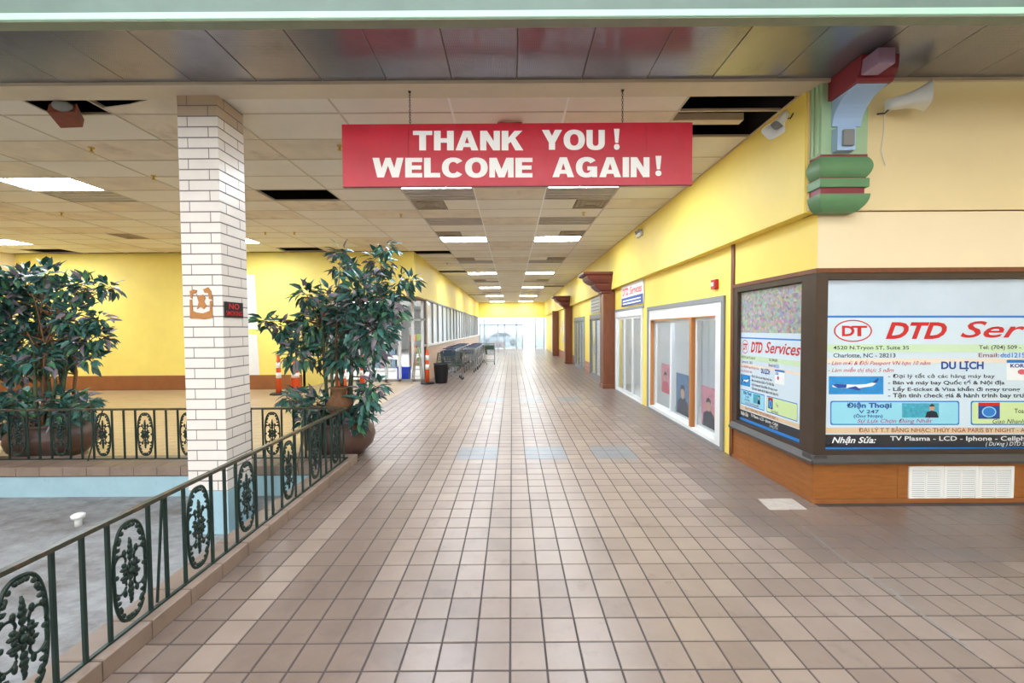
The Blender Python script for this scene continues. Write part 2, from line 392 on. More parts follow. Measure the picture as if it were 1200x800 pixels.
# ================================================================== CEILING
GX, GY, TW, TD = -0.63, 4.55, 1.22, 0.605
special = {}
def col_of(x): return int(math.floor((x-GX)/TW))
LROWS = [3, 10, 21, 31, 41, 51]
for k in LROWS:
    special[(-1, k)] = 'light'; special[(1, k)] = 'light'
    if k > 3:
        special[(-6, k)] = 'light' if k == 10 else None
for c in (-1, 1):
    special[(c, 4)] = 'louver'; special[(c, 7)] = 'louver'; special[(c, 16)] = 'louver'; special[(c, 26)] = 'louver'; special[(c, 36)] = 'louver'; special[(c, 46)] = 'louver'
    for k in (5, 9, 15, 25): special[(c, k)] = 'diffL' if c == -1 else 'diffR'
special[(-6, 3)] = 'light'; special[(-6, 4)] = 'louver'; special[(-11, 10)] = 'light'; special[(-6, 10)] = 'light'
for cell in ((-3, 4), (1 if False else -11, 12), (-5, 12), (2, 0), (2, -1), (2, 30), (-2, 39), (-2, 20)): special[cell] = 'hole'
special[(-8, 9)] = 'diffR'; special[(-4, -1)] = 'hole'; special[(-3, -1)] = 'hole'
cells = []
for k in range(-1, 54):
    y0 = 4.24 if k < 0 else GY+k*TD; y1 = GY if k < 0 else y0+TD
    for c in range(-13, 3):
        x0 = GX+c*TW; x1 = x0+TW
        lo = -15.0 if y0 < 12.5 else -2.95
        if k == 13 and x0 < -2.95: continue
        x0c = max(x0, lo); x1c = min(x1, FW)
        if x1c-x0c < 0.05: continue
        cells.append((c, k, x0c, x1c, y0, min(y1, 37.0)))
ceil = sroot('ceiling')
BX(-15.3, 3.1, 4.1, 37.3, 5.1, 5.2).build('plenum_slab', M_plenum, ceil)
pl = B(); pl.box(-15.3, 3.2, 4.0, 4.1, 4.3, 5.2); pl.box(-15.3, -2.95, 12.7, 12.8, 4.15, 5.2); pl.box(-15.3, -15.2, 4.1, 12.7, 4.15, 5.2); pl.box(-3.1, -3.0, 12.7, 37, 4.15, 5.2); pl.box(FW+.02, 3.2, 4.24, 37, 4.165, 5.2)
pl.box(-3.2, 3.2, 37, 37.1, 4.15, 5.2)
pl.build('plenum_side', M_plenum, ceil)
vis_tiles = []; cm = {}; rest = B()
def ctile(x0, x1, y0, y1, k, c):
    p = proj(((x0+x1)/2, (y0+y1)/2, CEIL)); vis = p and -40 < p[0] < 1240 and p[1] > -20
    vis_tiles.append((0 if vis else 1, y0, x0+0.006, x1-0.006, y0+0.006, y1-0.006, 1 if rnd.random() < 0.16 else 0))
lights = []; louvers = []; diffs = []
for (c, k, x0, x1, y0, y1) in cells:
    s = special.get((c, k))
    xm = GX+c*TW+TW/2
    if s == 'light': lights.append((x0, x1, y0, y1))
    elif s == 'louver': louvers.append((x0, x1, y0, y1))
    elif s == 'diffL': diffs.append((x0, xm, y0, y1)); ctile(xm, x1, y0, y1, k, c)
    elif s == 'diffR': diffs.append((xm, x1, y0, y1)); ctile(x0, xm, y0, y1, k, c)
    elif s == 'hole':
        if (c, k) == (-4, -1): ctile(x0, x0+0.55, y0, y1, k, c)
    else: ctile(x0, x1, y0, y1, k, c)
vis_tiles.sort(key=lambda t: (t[0], t[1]))
for n, (v, _, x0, x1, y0, y1, st) in enumerate(vis_tiles):
    if n < 300:
        key = (round(x1-x0, 2), round(y1-y0, 2), st)
        if key not in cm:
            hx, hy = (x1-x0)/2, (y1-y0)/2; cm[key] = B().cbox(-hx, hx, -hy, hy, 0.0, 0.016, 0.003).mesh('ceiling_tile', M_ctile2 if st else M_ctile)
        o = link('ceiling_tile', cm[key], ceil, loc=((x0+x1)/2, (y0+y1)/2, CEIL+0.004))
        o.rotation_euler = (rnd.uniform(-1, 1)*0.006, rnd.uniform(-1, 1)*0.003, 0)
    else:
        rest.cur = st; rest.box(x0, x1, y0, y1, CEIL+0.004, CEIL+0.018)
if rest.v: rest.build('ceiling_tiles', [M_ctile, M_ctile2], ceil, kind='stuff')
for c in range(-12, 3):                                     # main runners
    x = GX+c*TW; y1 = 12.6 if x < -2.95 else 37.0
    b = B(); b.box(x-0.012, x+0.012, 4.24, y1, CEIL-0.001, CEIL+0.004); b.box(x-0.002, x+0.002, 4.24, y1, CEIL+0.004, CEIL+0.04)
    b.build('ceiling_runner', M_tbarw if c in (0, 1) else M_tbar, ceil)  # centre runners coloured white to stand for the light they reflect
for k in range(0, 54):
    y = GY+k*TD; lo = -15 if y < 12.6 else -2.95
    b = B(); b.box(lo, FW, y-0.012, y+0.012, CEIL, CEIL+0.0045); b.box(lo, FW, y-0.002, y+0.002, CEIL+0.0045, CEIL+0.03)
    b.build('ceiling_cross_bar', M_tbar, ceil)
# angle trim along the walls
tr = B(); tr.box(FW-0.02, FW, 4.24, 37, CEIL-0.004, CEIL+0.004); tr.box(-15, -2.95, 12.57, 12.6, CEIL-0.004, CEIL+0.004); tr.build('wall_angle', M_tbar, ceil)
def troffer(r, lit):
    x0, x1, y0, y1 = r; loc = ((x0+x1)/2, (y0+y1)/2, CEIL)
    left = x0 < -3
    row = ('first', 'second', 'third', 'fourth', 'fifth', 'sixth', 'seventh')[min(6, sum(1 for q in (lights if lit else louvers) if abs(q[0]-x0) < .1 and q[2] < y0-.1))]
    side = 'shop door' if x0 > 0 else 'store window'
    llab = 'lit ceiling panel on the %s half of the corridor, %s beyond sign' % (side, row)
    ulab = 'unlit grey ceiling light on the %s half of the corridor, %s beyond sign' % (side, row)
    if left and lit: hlab = 'lit ceiling light panel touching an unlit grey one in the side hall' if y0 < 8 else ('lit ceiling light panel over the side hall seen behind the brick column' if x0 > -9 else 'lit ceiling light panel near the pale left wall of the side hall')
    if lit: t = thing('ceiling_light', (hlab if left else llab), 'ceiling light', loc, 'lit panels over the side hall' if left else 'lit panels over the corridor')
    else: t = thing('ceiling_light', ('unlit grey ceiling light beside a lit panel over the side hall' if left else ulab), 'ceiling light', loc, None if left else 'unlit panels over the corridor')
    b = B(); w = 0.03
    b.box(x0+.005, x1-.005, y0+.005, y0+w, CEIL-0.002, CEIL+0.05); b.box(x0+.005, x1-.005, y1-w, y1-.005, CEIL-0.002, CEIL+0.05)
    b.box(x0+.005, x0+w, y0+w, y1-w, CEIL-0.002, CEIL+0.05); b.box(x1-w, x1-.005, y0+w, y1-w, CEIL-0.002, CEIL+0.05); b.build('frame', M_tbarw if lit else M_louver, t)
    BX(x0+.01, x1-.01, y0+.01, y1-.01, CEIL+0.05, CEIL+0.09).build('housing', M_louver, t)
    if lit: BX(x0+w, x1-w, y0+w, y1-w, CEIL+0.004, CEIL+0.012).build('diffuser', M_lamp, t)
    else:
        BX(x0+w, x1-w, y0+w, y1-w, CEIL+0.012, CEIL+0.02).build('diffuser', M_louver, t)
        for q in range(1, 4):
            yy = y0+(y1-y0)*q/4; BX(x0+w, x1-w, yy-0.012, yy+0.012, CEIL, CEIL+0.014).build('louver_blade', M_louver, t)
for r in lights: troffer(r, True)
for r in louvers: troffer(r, False)
for (x0, x1, y0, y1) in diffs:
    row = ('first', 'second', 'third', 'fourth')[sum(1 for q in diffs if abs(q[0]-x0) < .1 and q[2] < y0-.1)]
    t = thing('air_diffuser', 'square brownish air diffuser in the side hall ceiling' if x0 < -3 else 'square brownish air diffuser on the %s half of the corridor, %s beyond sign' % ('shop door' if x0 > 0 else 'store window', row), 'air vent', ((x0+x1)/2, (y0+y1)/2, CEIL), None if x0 < -3 else 'air diffusers over the corridor')
    b = B(); xc, yc = (x0+x1)/2, (y0+y1)/2
    BX(x0+.01, x1-.01, y0+.01, y1-.01, CEIL+0.012, CEIL+0.03).build('back_plate', M_diffus, t)
    for s_ in (0.27, 0.19, 0.11):
        b = B()
        for a in (-1, 1):
            b.box(xc-s_, xc+s_, yc+a*s_-0.012, yc+a*s_+0.012, CEIL-0.004, CEIL+0.012); b.box(xc+a*s_-0.012, xc+a*s_+0.012, yc-s_, yc+s_, CEIL-0.004, CEIL+0.012)
        b.build('vent_ring', M_diffus, t)
# ducts seen in the holes
dct = B(); dct.tube([(-4.4, 7.3, 4.36), (-2.9, 7.3, 4.36)], 0.05, 8)
dct.build('pipe', M_chain, smooth=True, label='grey pipe above the open ceiling hole beside the brick column', cat='pipe')
BX(1.85, 2.7, 4.86, 4.97, 4.2, 4.28).build('ceiling_batten', M_trimb, label='pale batten seen in the open ceiling hole by the corner bracket', cat='batten')
BX(2.3, 2.9, 4.5, 4.9, 4.5, 4.75).build('duct', mat('old_duct', (96, 84, 74), 0.7, noise=0.3), label='brown duct inside the open ceiling hole by the corner bracket', cat='duct')
# fallen tile by the holes
B().prism([(-4.28, 4.42), (-3.95, 4.36), (-3.62, 4.25), (-3.08, 4.25), (-3.08, 4.544), (-4.28, 4.544)], 'z', 4.144, 4.156).build('ceiling_tile', M_ctile2, ceil)
# beam trim and perforated soffit, mint fascia
bt = B(); bt.box(-15.3, FW+0.1, 3.99, 4.24, CEIL-0.012, 4.4); bt.box(-15.3, 9, 3.965, 3.992, CEIL-0.03, 4.3)
struct('trim_1', bt, M_trimb)
sof = sroot('ceiling_soffit', 'perforated metal soffit under the mint fascia')
x = -15.0-0.19; SY0, SY1 = 3.08, 3.965; pm = B().cbox(-0.302, 0.302, SY0, SY1, 0, 0.02, 0.003).mesh('soffit_panel', M_perf)
BX(-15.3, 9, SY0+0.01, SY1, CEIL+0.022, CEIL+0.12).build('soffit_deck', M_bronze_d, sof)
n = 0
while x < 8.7:
    o = link('soffit_panel', pm, sof, loc=(x+0.305, 0, CEIL+rnd.uniform(-.001, .001))); o.rotation_euler = (0, rnd.uniform(-.002, .002), 0); x += 0.61
struct('trim_2', BX(-15.3, 9, 2.99, 3.075, 3.987, 3.994), M_olive)
fs = B(); fs.prism([(3.07, 3.994), (2.985, 3.994), (2.98, 4.0), (2.985, 4.046), (3.0, 4.052), (3.07, 4.054)], 'x', -15.3, 9); struct('trim_3', fs, M_mint)
struct('wall_atrium_fascia', BX(-15.3, 9, 3.03, 3.075, 4.052, 8.4), M_gfasc)
# atrium shell behind the camera
wl = B(); wl.box(-16, 9.2, -9.7, -9.5, BZ, 3.2); wl.box(-16, 9.2, -9.7, -9.5, 8.0, 8.4); struct('wall_atrium_back', wl, M_cream)
wc = sroot('added_clerestory', 'added unseen clerestory glazing at the back of the atrium')  # unseen window, made up to match the added daylight from behind
for i in range(13): BX(-15.9+i*2.08, -15.8+i*2.08, -9.65, -9.55, 3.2, 8.0).build('mullion', M_whitealu, wc)
for i in range(12): BX(-15.8+i*2.08, -13.82+i*2.08, -9.61, -9.6, 3.2, 8.0).build('pane', M_glass, wc)
struct('wall_atrium_left', BX(-16.2, -16, -9.7, 5.6, BZ-.1, 8.4), M_cream); struct('wall_atrium_right', BX(9, 9.2, -9.7, 4.5, 0, 8.4), M_cream)
rf = B(); rf.box(-16, 9.2, -9.7, -6.7, 8.4, 8.6); rf.box(-16, 9.2, 1.5, 3.3, 8.4, 8.6); rf.box(-16, -8.1, -6.7, 1.5, 8.4, 8.6); rf.box(5.1, 9.2, -6.7, 1.5, 8.4, 8.6); struct('ceiling_atrium', rf, M_white)
# ================================================================== LEFT HALL WALLS
struct('wall_back_left', BX(-15.2, -6.4, 12.55, 12.75, 0, 4.15), M_yel2)
wl = B(); wl.box(-6.4, -2.95, 12.55, 12.75, 2.81, 4.15); wl.box(-6.5, -6.4, 12.6, 14.3, 0, 2.9); struct('wall_entry_fascia', wl, M_yel2)
struct('ceiling_entry', BX(-6.5, -2.95, 12.6, 14.4, 2.78, 2.81), mat('brown_soffit', (150, 118, 84), 0.7, noise=0.1))
struct('wall_left', BX(-15.2, -15.0, 5.6, 12.6, 0, 4.15), M_cream2)
bw = B(); bw.cbox(-15, -6.4, 12.52, 12.552, 0, 0.44, 0.006); struct('baseboard_back_left', bw, M_woodb)
struct('baseboard_left', BX(-15.0, -14.97, 5.6, 12.52, 0, 0.44), M_woodb)
struct('wall_corridor_left', BX(-3.15, -2.95, 12.75, 37.2, 2.83, 4.15), M_yel)
for (x0, x1, y0, y1, tl) in ((280, 302, 321, 386, 'upper'), (280, 305, 391, 450, 'lower')):
    a = onY(x0, y0, 12.54); c = onY(x1, y1, 12.54)
    bb = B(); d = 0.03
    bb.prism([(a.x, a.z), (c.x-d*2, a.z-d), (c.x, c.z), (a.x, c.z+d)], 'y', 12.535, 12.545)
    bb.build('paper_sheet', M_white, label=('upper' if tl == 'upper' else 'lower')+' large white paper sheet on the yellow wall behind the column', cat='paper')
# ================================================================== BRICK COLUMN
col = thing('brick_column', 'white glazed brick column with a blue painted foot standing in the basin', 'column', (-3.108, 4.363, BZ))
KX0, KX1, KY0, KY1 = -3.311, -2.905, 4.16, 4.566
BX(KX0+.006, KX1-.006, KY0+.006, KY1-.006, BZ, 4.14).build('mortar_core', M_mortar, col)
CH = 0.1045; g = 0.0046
def brick_data(m, lx, ly):
    return B().cbox(-lx/2, lx/2, -ly/2, ly/2, g, CH-g, 0.003).mesh('brick', m)
bm_ = {}
def brick(x0, x1, y0, y1, z, m):
    key = (m.name, x1-x0 > y1-y0)
    if key not in bm_: bm_[key] = brick_data(m, x1-x0-2*g, y1-y0-2*g)
    link('brick', bm_[key], col, loc=((x0+x1)/2-col.location.x, (y0+y1)/2-col.location.y, z-BZ))
nc = int((4.13-BZ)/CH)
for i in range(nc):
    z = 4.135-(i+1)*CH
    if z < 0.06: nc = i; break
    m = M_brickt if i < 2 else (M_blue if z < 0.06 else M_brick); h = 0.1; L_ = 0.406
    if i % 2:
        brick(KX0, KX0+L_-h, KY0, KY0+h, z, m); brick(KX1-h, KX1, KY0, KY0+L_-h, z, m); brick(KX0+h, KX1, KY1-h, KY1, z, m); brick(KX0, KX0+h, KY0+h, KY1, z, m)
    else:
        brick(KX0+h, KX1, KY0, KY0+h, z, m); brick(KX1-h, KX1, KY0+h, KY1, z, m); brick(KX0, KX1-h, KY1-h, KY1, z, m); brick(KX0, KX0+h, KY0, KY1-h, z, m)
BX(KX0+.001, KX1-.001, KY0+.001, KY1-.001, BZ, 4.135-nc*CH).build('foot', M_blue, col)
# glue residue left by a removed notice
gl = B(); Mg = mat('dried_brown_glue', (182, 122, 66), 0.6, noise=0.12, scale=30)
def gp(pts):
    P = [onY(x, y, KY0) for x, y in pts]; gl.prism([(p.x, p.z) for p in P], 'y', KY0-0.004, KY0+0.002)
gp([(222.5,341),(227,339),(231,340),(230,343),(226,344),(225.5,350),(223.5,349)]); gp([(222.5,351),(225,351),(226,364),(230,366),(238,367),(246,364),(246,353),(248.5,352),(249.5,372),(240,374),(231,373),(223,373)])
gp([(238,339),(244,336.5),(247.5,341),(249,351),(245,350),(244,343),(240,343)]); gp([(230,344),(233,348),(238,345),(241,349),(239,353),(242,358),(239,362),(235,359),(231,362),(233,354)])
gl.build('glue_residue', Mg, label='brown square of dried glue on the white brick column', cat='glue mark')
# NO SMOKING plate on the right face
ns = thing('no_smoking_sign', 'small black NO SMOKING sign with red letters on the brick column', 'sign', (KX1+0.004, 4.36, 2.0))
a = onX(262.5, 353, KX1); c = onX(284.5, 372.5, KX1)
BX(KX1, KX1+0.006, a.y, c.y, c.z, a.z).build('plate', mat('sign_black', (26, 22, 26), 0.4), ns)
fn = lambda u, w: (KX1+0.0075, a.y+(c.y-a.y)*u, c.z+(a.z-c.z)*w); Mnr = mat('sign_bright_red', (226, 40, 48), 0.4)
lettering('NO', 0.22, 0.78, 0.54, 0.9, fn, Mnr, ns, 0.012); lettering('SMOKING', 0.06, 0.94, 0.12, 0.42, fn, Mnr, ns, 0.006)
# ================================================================== HANGING SIGN
SY = 4.10; s0 = onY(400.5, 145.5, SY); s1 = onY(811, 216.2, SY)
sg = thing('hanging_sign', 'long red hanging board reading THANK YOU WELCOME AGAIN in white letters', 'sign', ((s0.x+s1.x)/2, SY, s1.z))
wx = s0.x+(s1.x-s0.x)*0.189
for (x0, x1) in ((s0.x, wx-0.001), (wx+0.001, s1.x-0.45), (s1.x-0.448, s1.x)):
    B().cbox(x0, x1, SY, SY+0.04, s1.z, s0.z, 0.003).build('board', M_red, sg)
BX(s0.x, s1.x, SY-0.006, SY+0.03, s1.z-0.006, s1.z+0.001).build('edge_strip', mat('sign_edge_red', (140, 16, 34), 0.4), sg)
def ringq(cx, cy, rx, ry, ix, iy, a0, a1, n=28, p=2.25):
    def pt(a, u, v): c, q = math.cos(a), math.sin(a); return (cx+u*math.copysign(abs(c)**(2/p), c), cy+v*math.copysign(abs(q)**(2/p), q))
    A = [R(a0+(a1-a0)*i/n) for i in range(n+1)]
    return [[pt(A[i], rx, ry), pt(A[i+1], rx, ry), pt(A[i+1], ix, iy), pt(A[i], ix, iy)] for i in range(n)]
def rq(x0, x1, y0, y1): return [(x0, y0), (x1, y0), (x1, y1), (x0, y1)]
def mir(P, w): return [(w-x, y) for x, y in P][::-1]
_al = [(0,0),(.29,0),(.475,.70),(.475,1),(.32,1)]; _yl = [(0,1),(.32,1),(.45,.7),(.45,.36),(.31,.36)]; _ml = [(.0,1),(.31,1),(.51,.42),(.51,0),(.38,0),(.14,.75)]
GLY = {'T': (.8, [rq(0,.8,.78,1), rq(.26,.54,0,.78)]), 'H': (.82, [rq(0,.28,0,1), rq(.54,.82,0,1), rq(.28,.54,.39,.62)]),
 'A': (.95, [_al, mir(_al, .95), [(.33,.17),(.62,.17),(.56,.37),(.39,.37)]]), 'N': (.82, [rq(0,.26,0,1), rq(.56,.82,0,1), [(.54,0),(.82,0),(.28,1),(0,1)]]),
 'K': (.9, [rq(0,.28,0,1), [(.28,.33),(.5,.56),(.86,1),(.53,1),(.28,.64)], [(.57,0),(.9,0),(.55,.66),(.36,.47)]]), 'Y': (.9, [_yl, mir(_yl, .9), rq(.31,.59,0,.4)]),
 'O': (.95, ringq(.475,.5,.475,.515,.19,.29,0,360,36)), 'U': (.82, [rq(0,.28,.36,1), rq(.54,.82,.36,1)]+ringq(.41,.36,.41,.375,.13,.16,180,360,20)),
 'W': (1.3, [[(.20,0),(.48,0),(.28,1),(0,1)], [(.24,0),(.48,0),(.76,1),(.54,1)], [(.82,0),(1.06,0),(.76,1),(.54,1)], [(.82,0),(1.10,0),(1.3,1),(1.02,1)]]),
 'E': (.72, [rq(0,.28,0,1), rq(.28,.72,.78,1), rq(.28,.68,.4,.61), rq(.28,.72,0,.22)]), 'L': (.68, [rq(0,.28,0,1), rq(.28,.68,0,.23)]),
 'C': (.9, ringq(.475,.5,.475,.515,.19,.29,38,322,32)), 'M': (1.02, [rq(0,.24,0,1), rq(.78,1.02,0,1), _ml, mir(_ml, 1.02)]),
 'G': (.95, ringq(.475,.5,.475,.515,.19,.29,38,330,32)+[rq(.5,.93,.34,.54), rq(.7,.93,0,.4)]), 'I': (.28, [rq(0,.28,0,1)]),
 '!': (.3, [[(.07,.33),(.23,.33),(.3,1),(0,1)]]+ringq(.15,.14,.15,.14,.01,.01,0,360,16))}
def sgt(body, x0, x1, y0, y1, bold=0):
    tot = sum(GLY[c][0] for c in body)+.07*(len(body)-1); cur = 0
    for c in body:
        w_, P = GLY[c]; b = B(); nn = 0
        for q in P:
            nn += 1
            b.poly([(lambda p_: (p_.x, SY-0.003-(0.0003*nn if len(P) < 12 else 0.0004*(nn > 32)*(nn % 4)), p_.z))(onY(400+(x0+(x1-x0)*(cur+x)/tot)/3, (y1-(y1-y0)*y)/3, SY)) for x, y in q])
        b.build('letter', M_signw, sg); cur += w_+.07
def sgt_old(body, x0, x1, y0, y1, bold=0.035):
    fnn = lambda u, w: (onY(u, 400-w, SY).x, SY-0.003, onY(606, 400-w, SY).z)
    lettering(body, 400+x0/3, 400+x1/3, 400-y1/3, 400-y0/3, fnn, M_signw, sg, bold)
sgt('THANK', 252, 640, 460, 529); sgt('YOU', 705, 926, 457, 527); sgt('!', 958, 978, 453, 527, 0.05)
sgt('WELCOME', 110, 672, 555, 624); sgt('AGAIN', 742, 1083, 553, 623); sgt('!', 1104, 1125, 548, 619, 0.05)
for px in (480.5, 729.5):
    x = onY(px, 140, SY+.02).x; ch = B(); z = CEIL-0.02; i = 0
    while z > s0.z+0.01:
        pts = []
        for j in range(8):
            an = 2*math.pi*j/8; u = 0.008*math.cos(an); w = 0.016*math.sin(an)
            pts.append((x+(u if i % 2 else 0), SY+0.02+(0 if i % 2 else u), z-0.014+w))
        ch.tube(pts, 0.0028, 4, closed=True); z -= 0.024; i += 1
    ch.box(x-0.012, x+0.012, SY+0.008, SY+0.032, CEIL-0.022, CEIL-0.01)
    ch.build('chain', M_chain, sg)
# exit sign peeking over the board
ex = thing('exit_sign', 'red exit sign on the ceiling behind the hanging board', 'exit sign', (-0.02, 4.75, CEIL))
BX(-0.15, 0.13, 4.72, 4.78, CEIL-0.17, CEIL-0.02).build('housing', mat('exit_red', (190, 40, 34), 0.4), ex); BX(-0.08, 0.06, 4.735, 4.765, CEIL-0.02, CEIL).build('canopy', M_white, ex)
lettering('EXIT', -0.12, 0.10, CEIL-0.15, CEIL-0.05, lambda u, w: (u, 4.718, w), M_signw, ex, 0.02)
# ================================================================== RAILINGS
def scroll_mesh(W_, H_):
    b = B(); a = W_/2-0.022; h = H_/2-0.012
    def ring(a, h, p=2.6, n=40): 
        out = []
        for j in range(n):
            t = 2*math.pi*j/n; c, s = math.cos(t), math.sin(t)
            out.append((a*math.copysign(abs(c)**(2/p), c), 0, h*math.copysign(abs(s)**(2/p), s)))
        return out
    b.tube(ring(a-0.006, h-0.008), 0.0095, 6, closed=True)
    for j, (x, _, z) in enumerate(ring(a-0.02, h-0.028, 2.6, 18)):
        b.ell((x, -0.004, z), 0.013, 0.010, 0.015, 5, 4)
    for sx in (-1, 1):
        for sz in (-1, 1):
            pts = []
            for j in range(15):
                t = j/14; an = -0.6+t*4.4; r = 0.055*(1-0.55*t)
                pts.append((sx*(0.052+r*math.cos(an)*0.9), 0, sz*(0.062+r*math.sin(an)*1.15)))
            b.tube(pts, [0.0085*(1-0.3*j/14) for j in range(15)], 5)
            b.ell(pts[-1], 0.015, 0.012, 0.015, 5, 4)
            b.ell((sx*0.042, -0.003, sz*0.024), 0.022, 0.011, 0.013, 5, 4); b.ell((sx*0.036, -0.004, sz*0.115), 0.013, 0.01, 0.024, 5, 4)
            b.ell((sx*0.075, -0.003, sz*0.15), 0.02, 0.01, 0.014, 5, 4); b.ell((sx*0.062, -0.003, sz*0.2), 0.014, 0.01, 0.018, 5, 4)
    b.ell((0, -0.006, 0), 0.022, 0.018, 0.022, 8, 5)
    for j in range(8):
        an = math.pi*2*j/8; b.ell((0.032*math.cos(an), -0.004, 0.04*math.sin(an)), 0.014, 0.011, 0.018, 5, 4)
    for sz in (-1, 1):
        for q, (zz, ww) in enumerate(((0.08, 0.018), (0.112, 0.022), (0.14, 0.016), (0.165, 0.009))): b.ell((0, -0.003, sz*zz), ww, 0.011, 0.022, 6, 4)
        b.tube([(0, 0, 0), (0, 0, sz*0.19)], 0.006, 5)
        b.ell((0, -0.003, sz*(h-0.03)), 0.026, 0.012, 0.014, 5, 4)
    return b.mesh('scroll_panel', M_green, smooth=True)
SH = 0.60
SCR = scroll_mesh(0.25, SH)
def railing(name, label, axis, fixed, panels, bars, span, extra=()):
    loc = (fixed, (span[0]+span[1])/2, 0.105) if axis == 'y' else ((span[0]+span[1])/2, fixed, 0.105)
    t = thing(name, label, 'railing', loc)
    def bx(b, a0, a1, d, z0, z1):
        if axis == 'y': b.box(fixed-d, fixed+d, a0, a1, z0, z1)
        else: b.box(a0, a1, fixed-d, fixed+d, z0, z1)
        return b
    z0, z1 = 0.105, 0.775
    bb = B(); bx(bb, span[0], span[1], 0.018, z1-0.008, z1+0.006); bx(bb, span[0], span[1], 0.012, z1-0.02, z1-0.008); bb.build('top_rail', M_rail, t)
    bx(B(), span[0], span[1], 0.011, z0, z0+0.012).build('bottom_rail', M_green, t)
    for a in sorted(bars+[p for q in panels for p in (q, q+0.25)]):
        bx(B(), a-0.0085, a+0.0085, 0.0085, z0+0.012, z1-0.02).build('baluster', M_green, t)
    for a in panels:
        o = link('scroll_panel', SCR, t)
        o.location = Vector((fixed, a+0.125, (z0+z1)/2-0.004))-wloc(t) if axis == 'y' else Vector((a+0.125, fixed, (z0+z1)/2-0.004))-wloc(t)
        if axis == 'y': o.rotation_euler = (0, 0, math.pi/2)
    for (p, q, m) in extra: B().tube([p, q], 0.008, 5).build('loose_bar', m, t)
    return t
pn = [0.64, 1.157, 1.675, 2.194, 2.711, 3.23, 3.87, 4.416, 4.94]
br = [1.03, 1.55, 2.062, 2.565, 3.1, 3.618, 3.72, 4.257, 4.80, 5.31]
railing('iron_railing', 'dark green iron railing with scroll panels along the corridor kerb', 'y', -2.19, pn, br, (0.5, 5.42),
        [((-2.20, 2.50, 0.125), (-2.19, 2.545, 0.755), M_green), ((-2.28, 4.20, 0.115), (-2.2, 4.33, 0.75), M_rail)])
x0 = onY(109, 540, 5.4).x; PER = 0.56
pn = [x0+PER*i for i in range(-5, 6) if x0+PER*i < -2.55]; br = [p+0.25+0.155 for p in pn if p+0.405 < -2.25]
e0 = onY(121, 480, 5.4); e1 = onY(103, 541, 5.33)
railing('iron_railing', 'dark green iron railing with scroll panels in front of the left hall', 'x', 5.42, pn, br, (-9.0, -2.215), [((e0.x, 5.39, 0.76), (e1.x, 5.33, 0.115), M_green)])
# basin drain fitting
p = onZ(92, 616, BZ); d = thing('basin_fitting', 'small white pipe fitting on the grey basin floor', 'pipe fitting', p)
B().lathe([(0.03, 0), (0.03, 0.09), (0.022, 0.1)], p, 10).build('stem', M_white, d, True); B().lathe([(0.02, 0.08), (0.055, 0.085), (0.06, 0.12), (0.04, 0.135)], p, 12).build('cap', M_white, d, True)
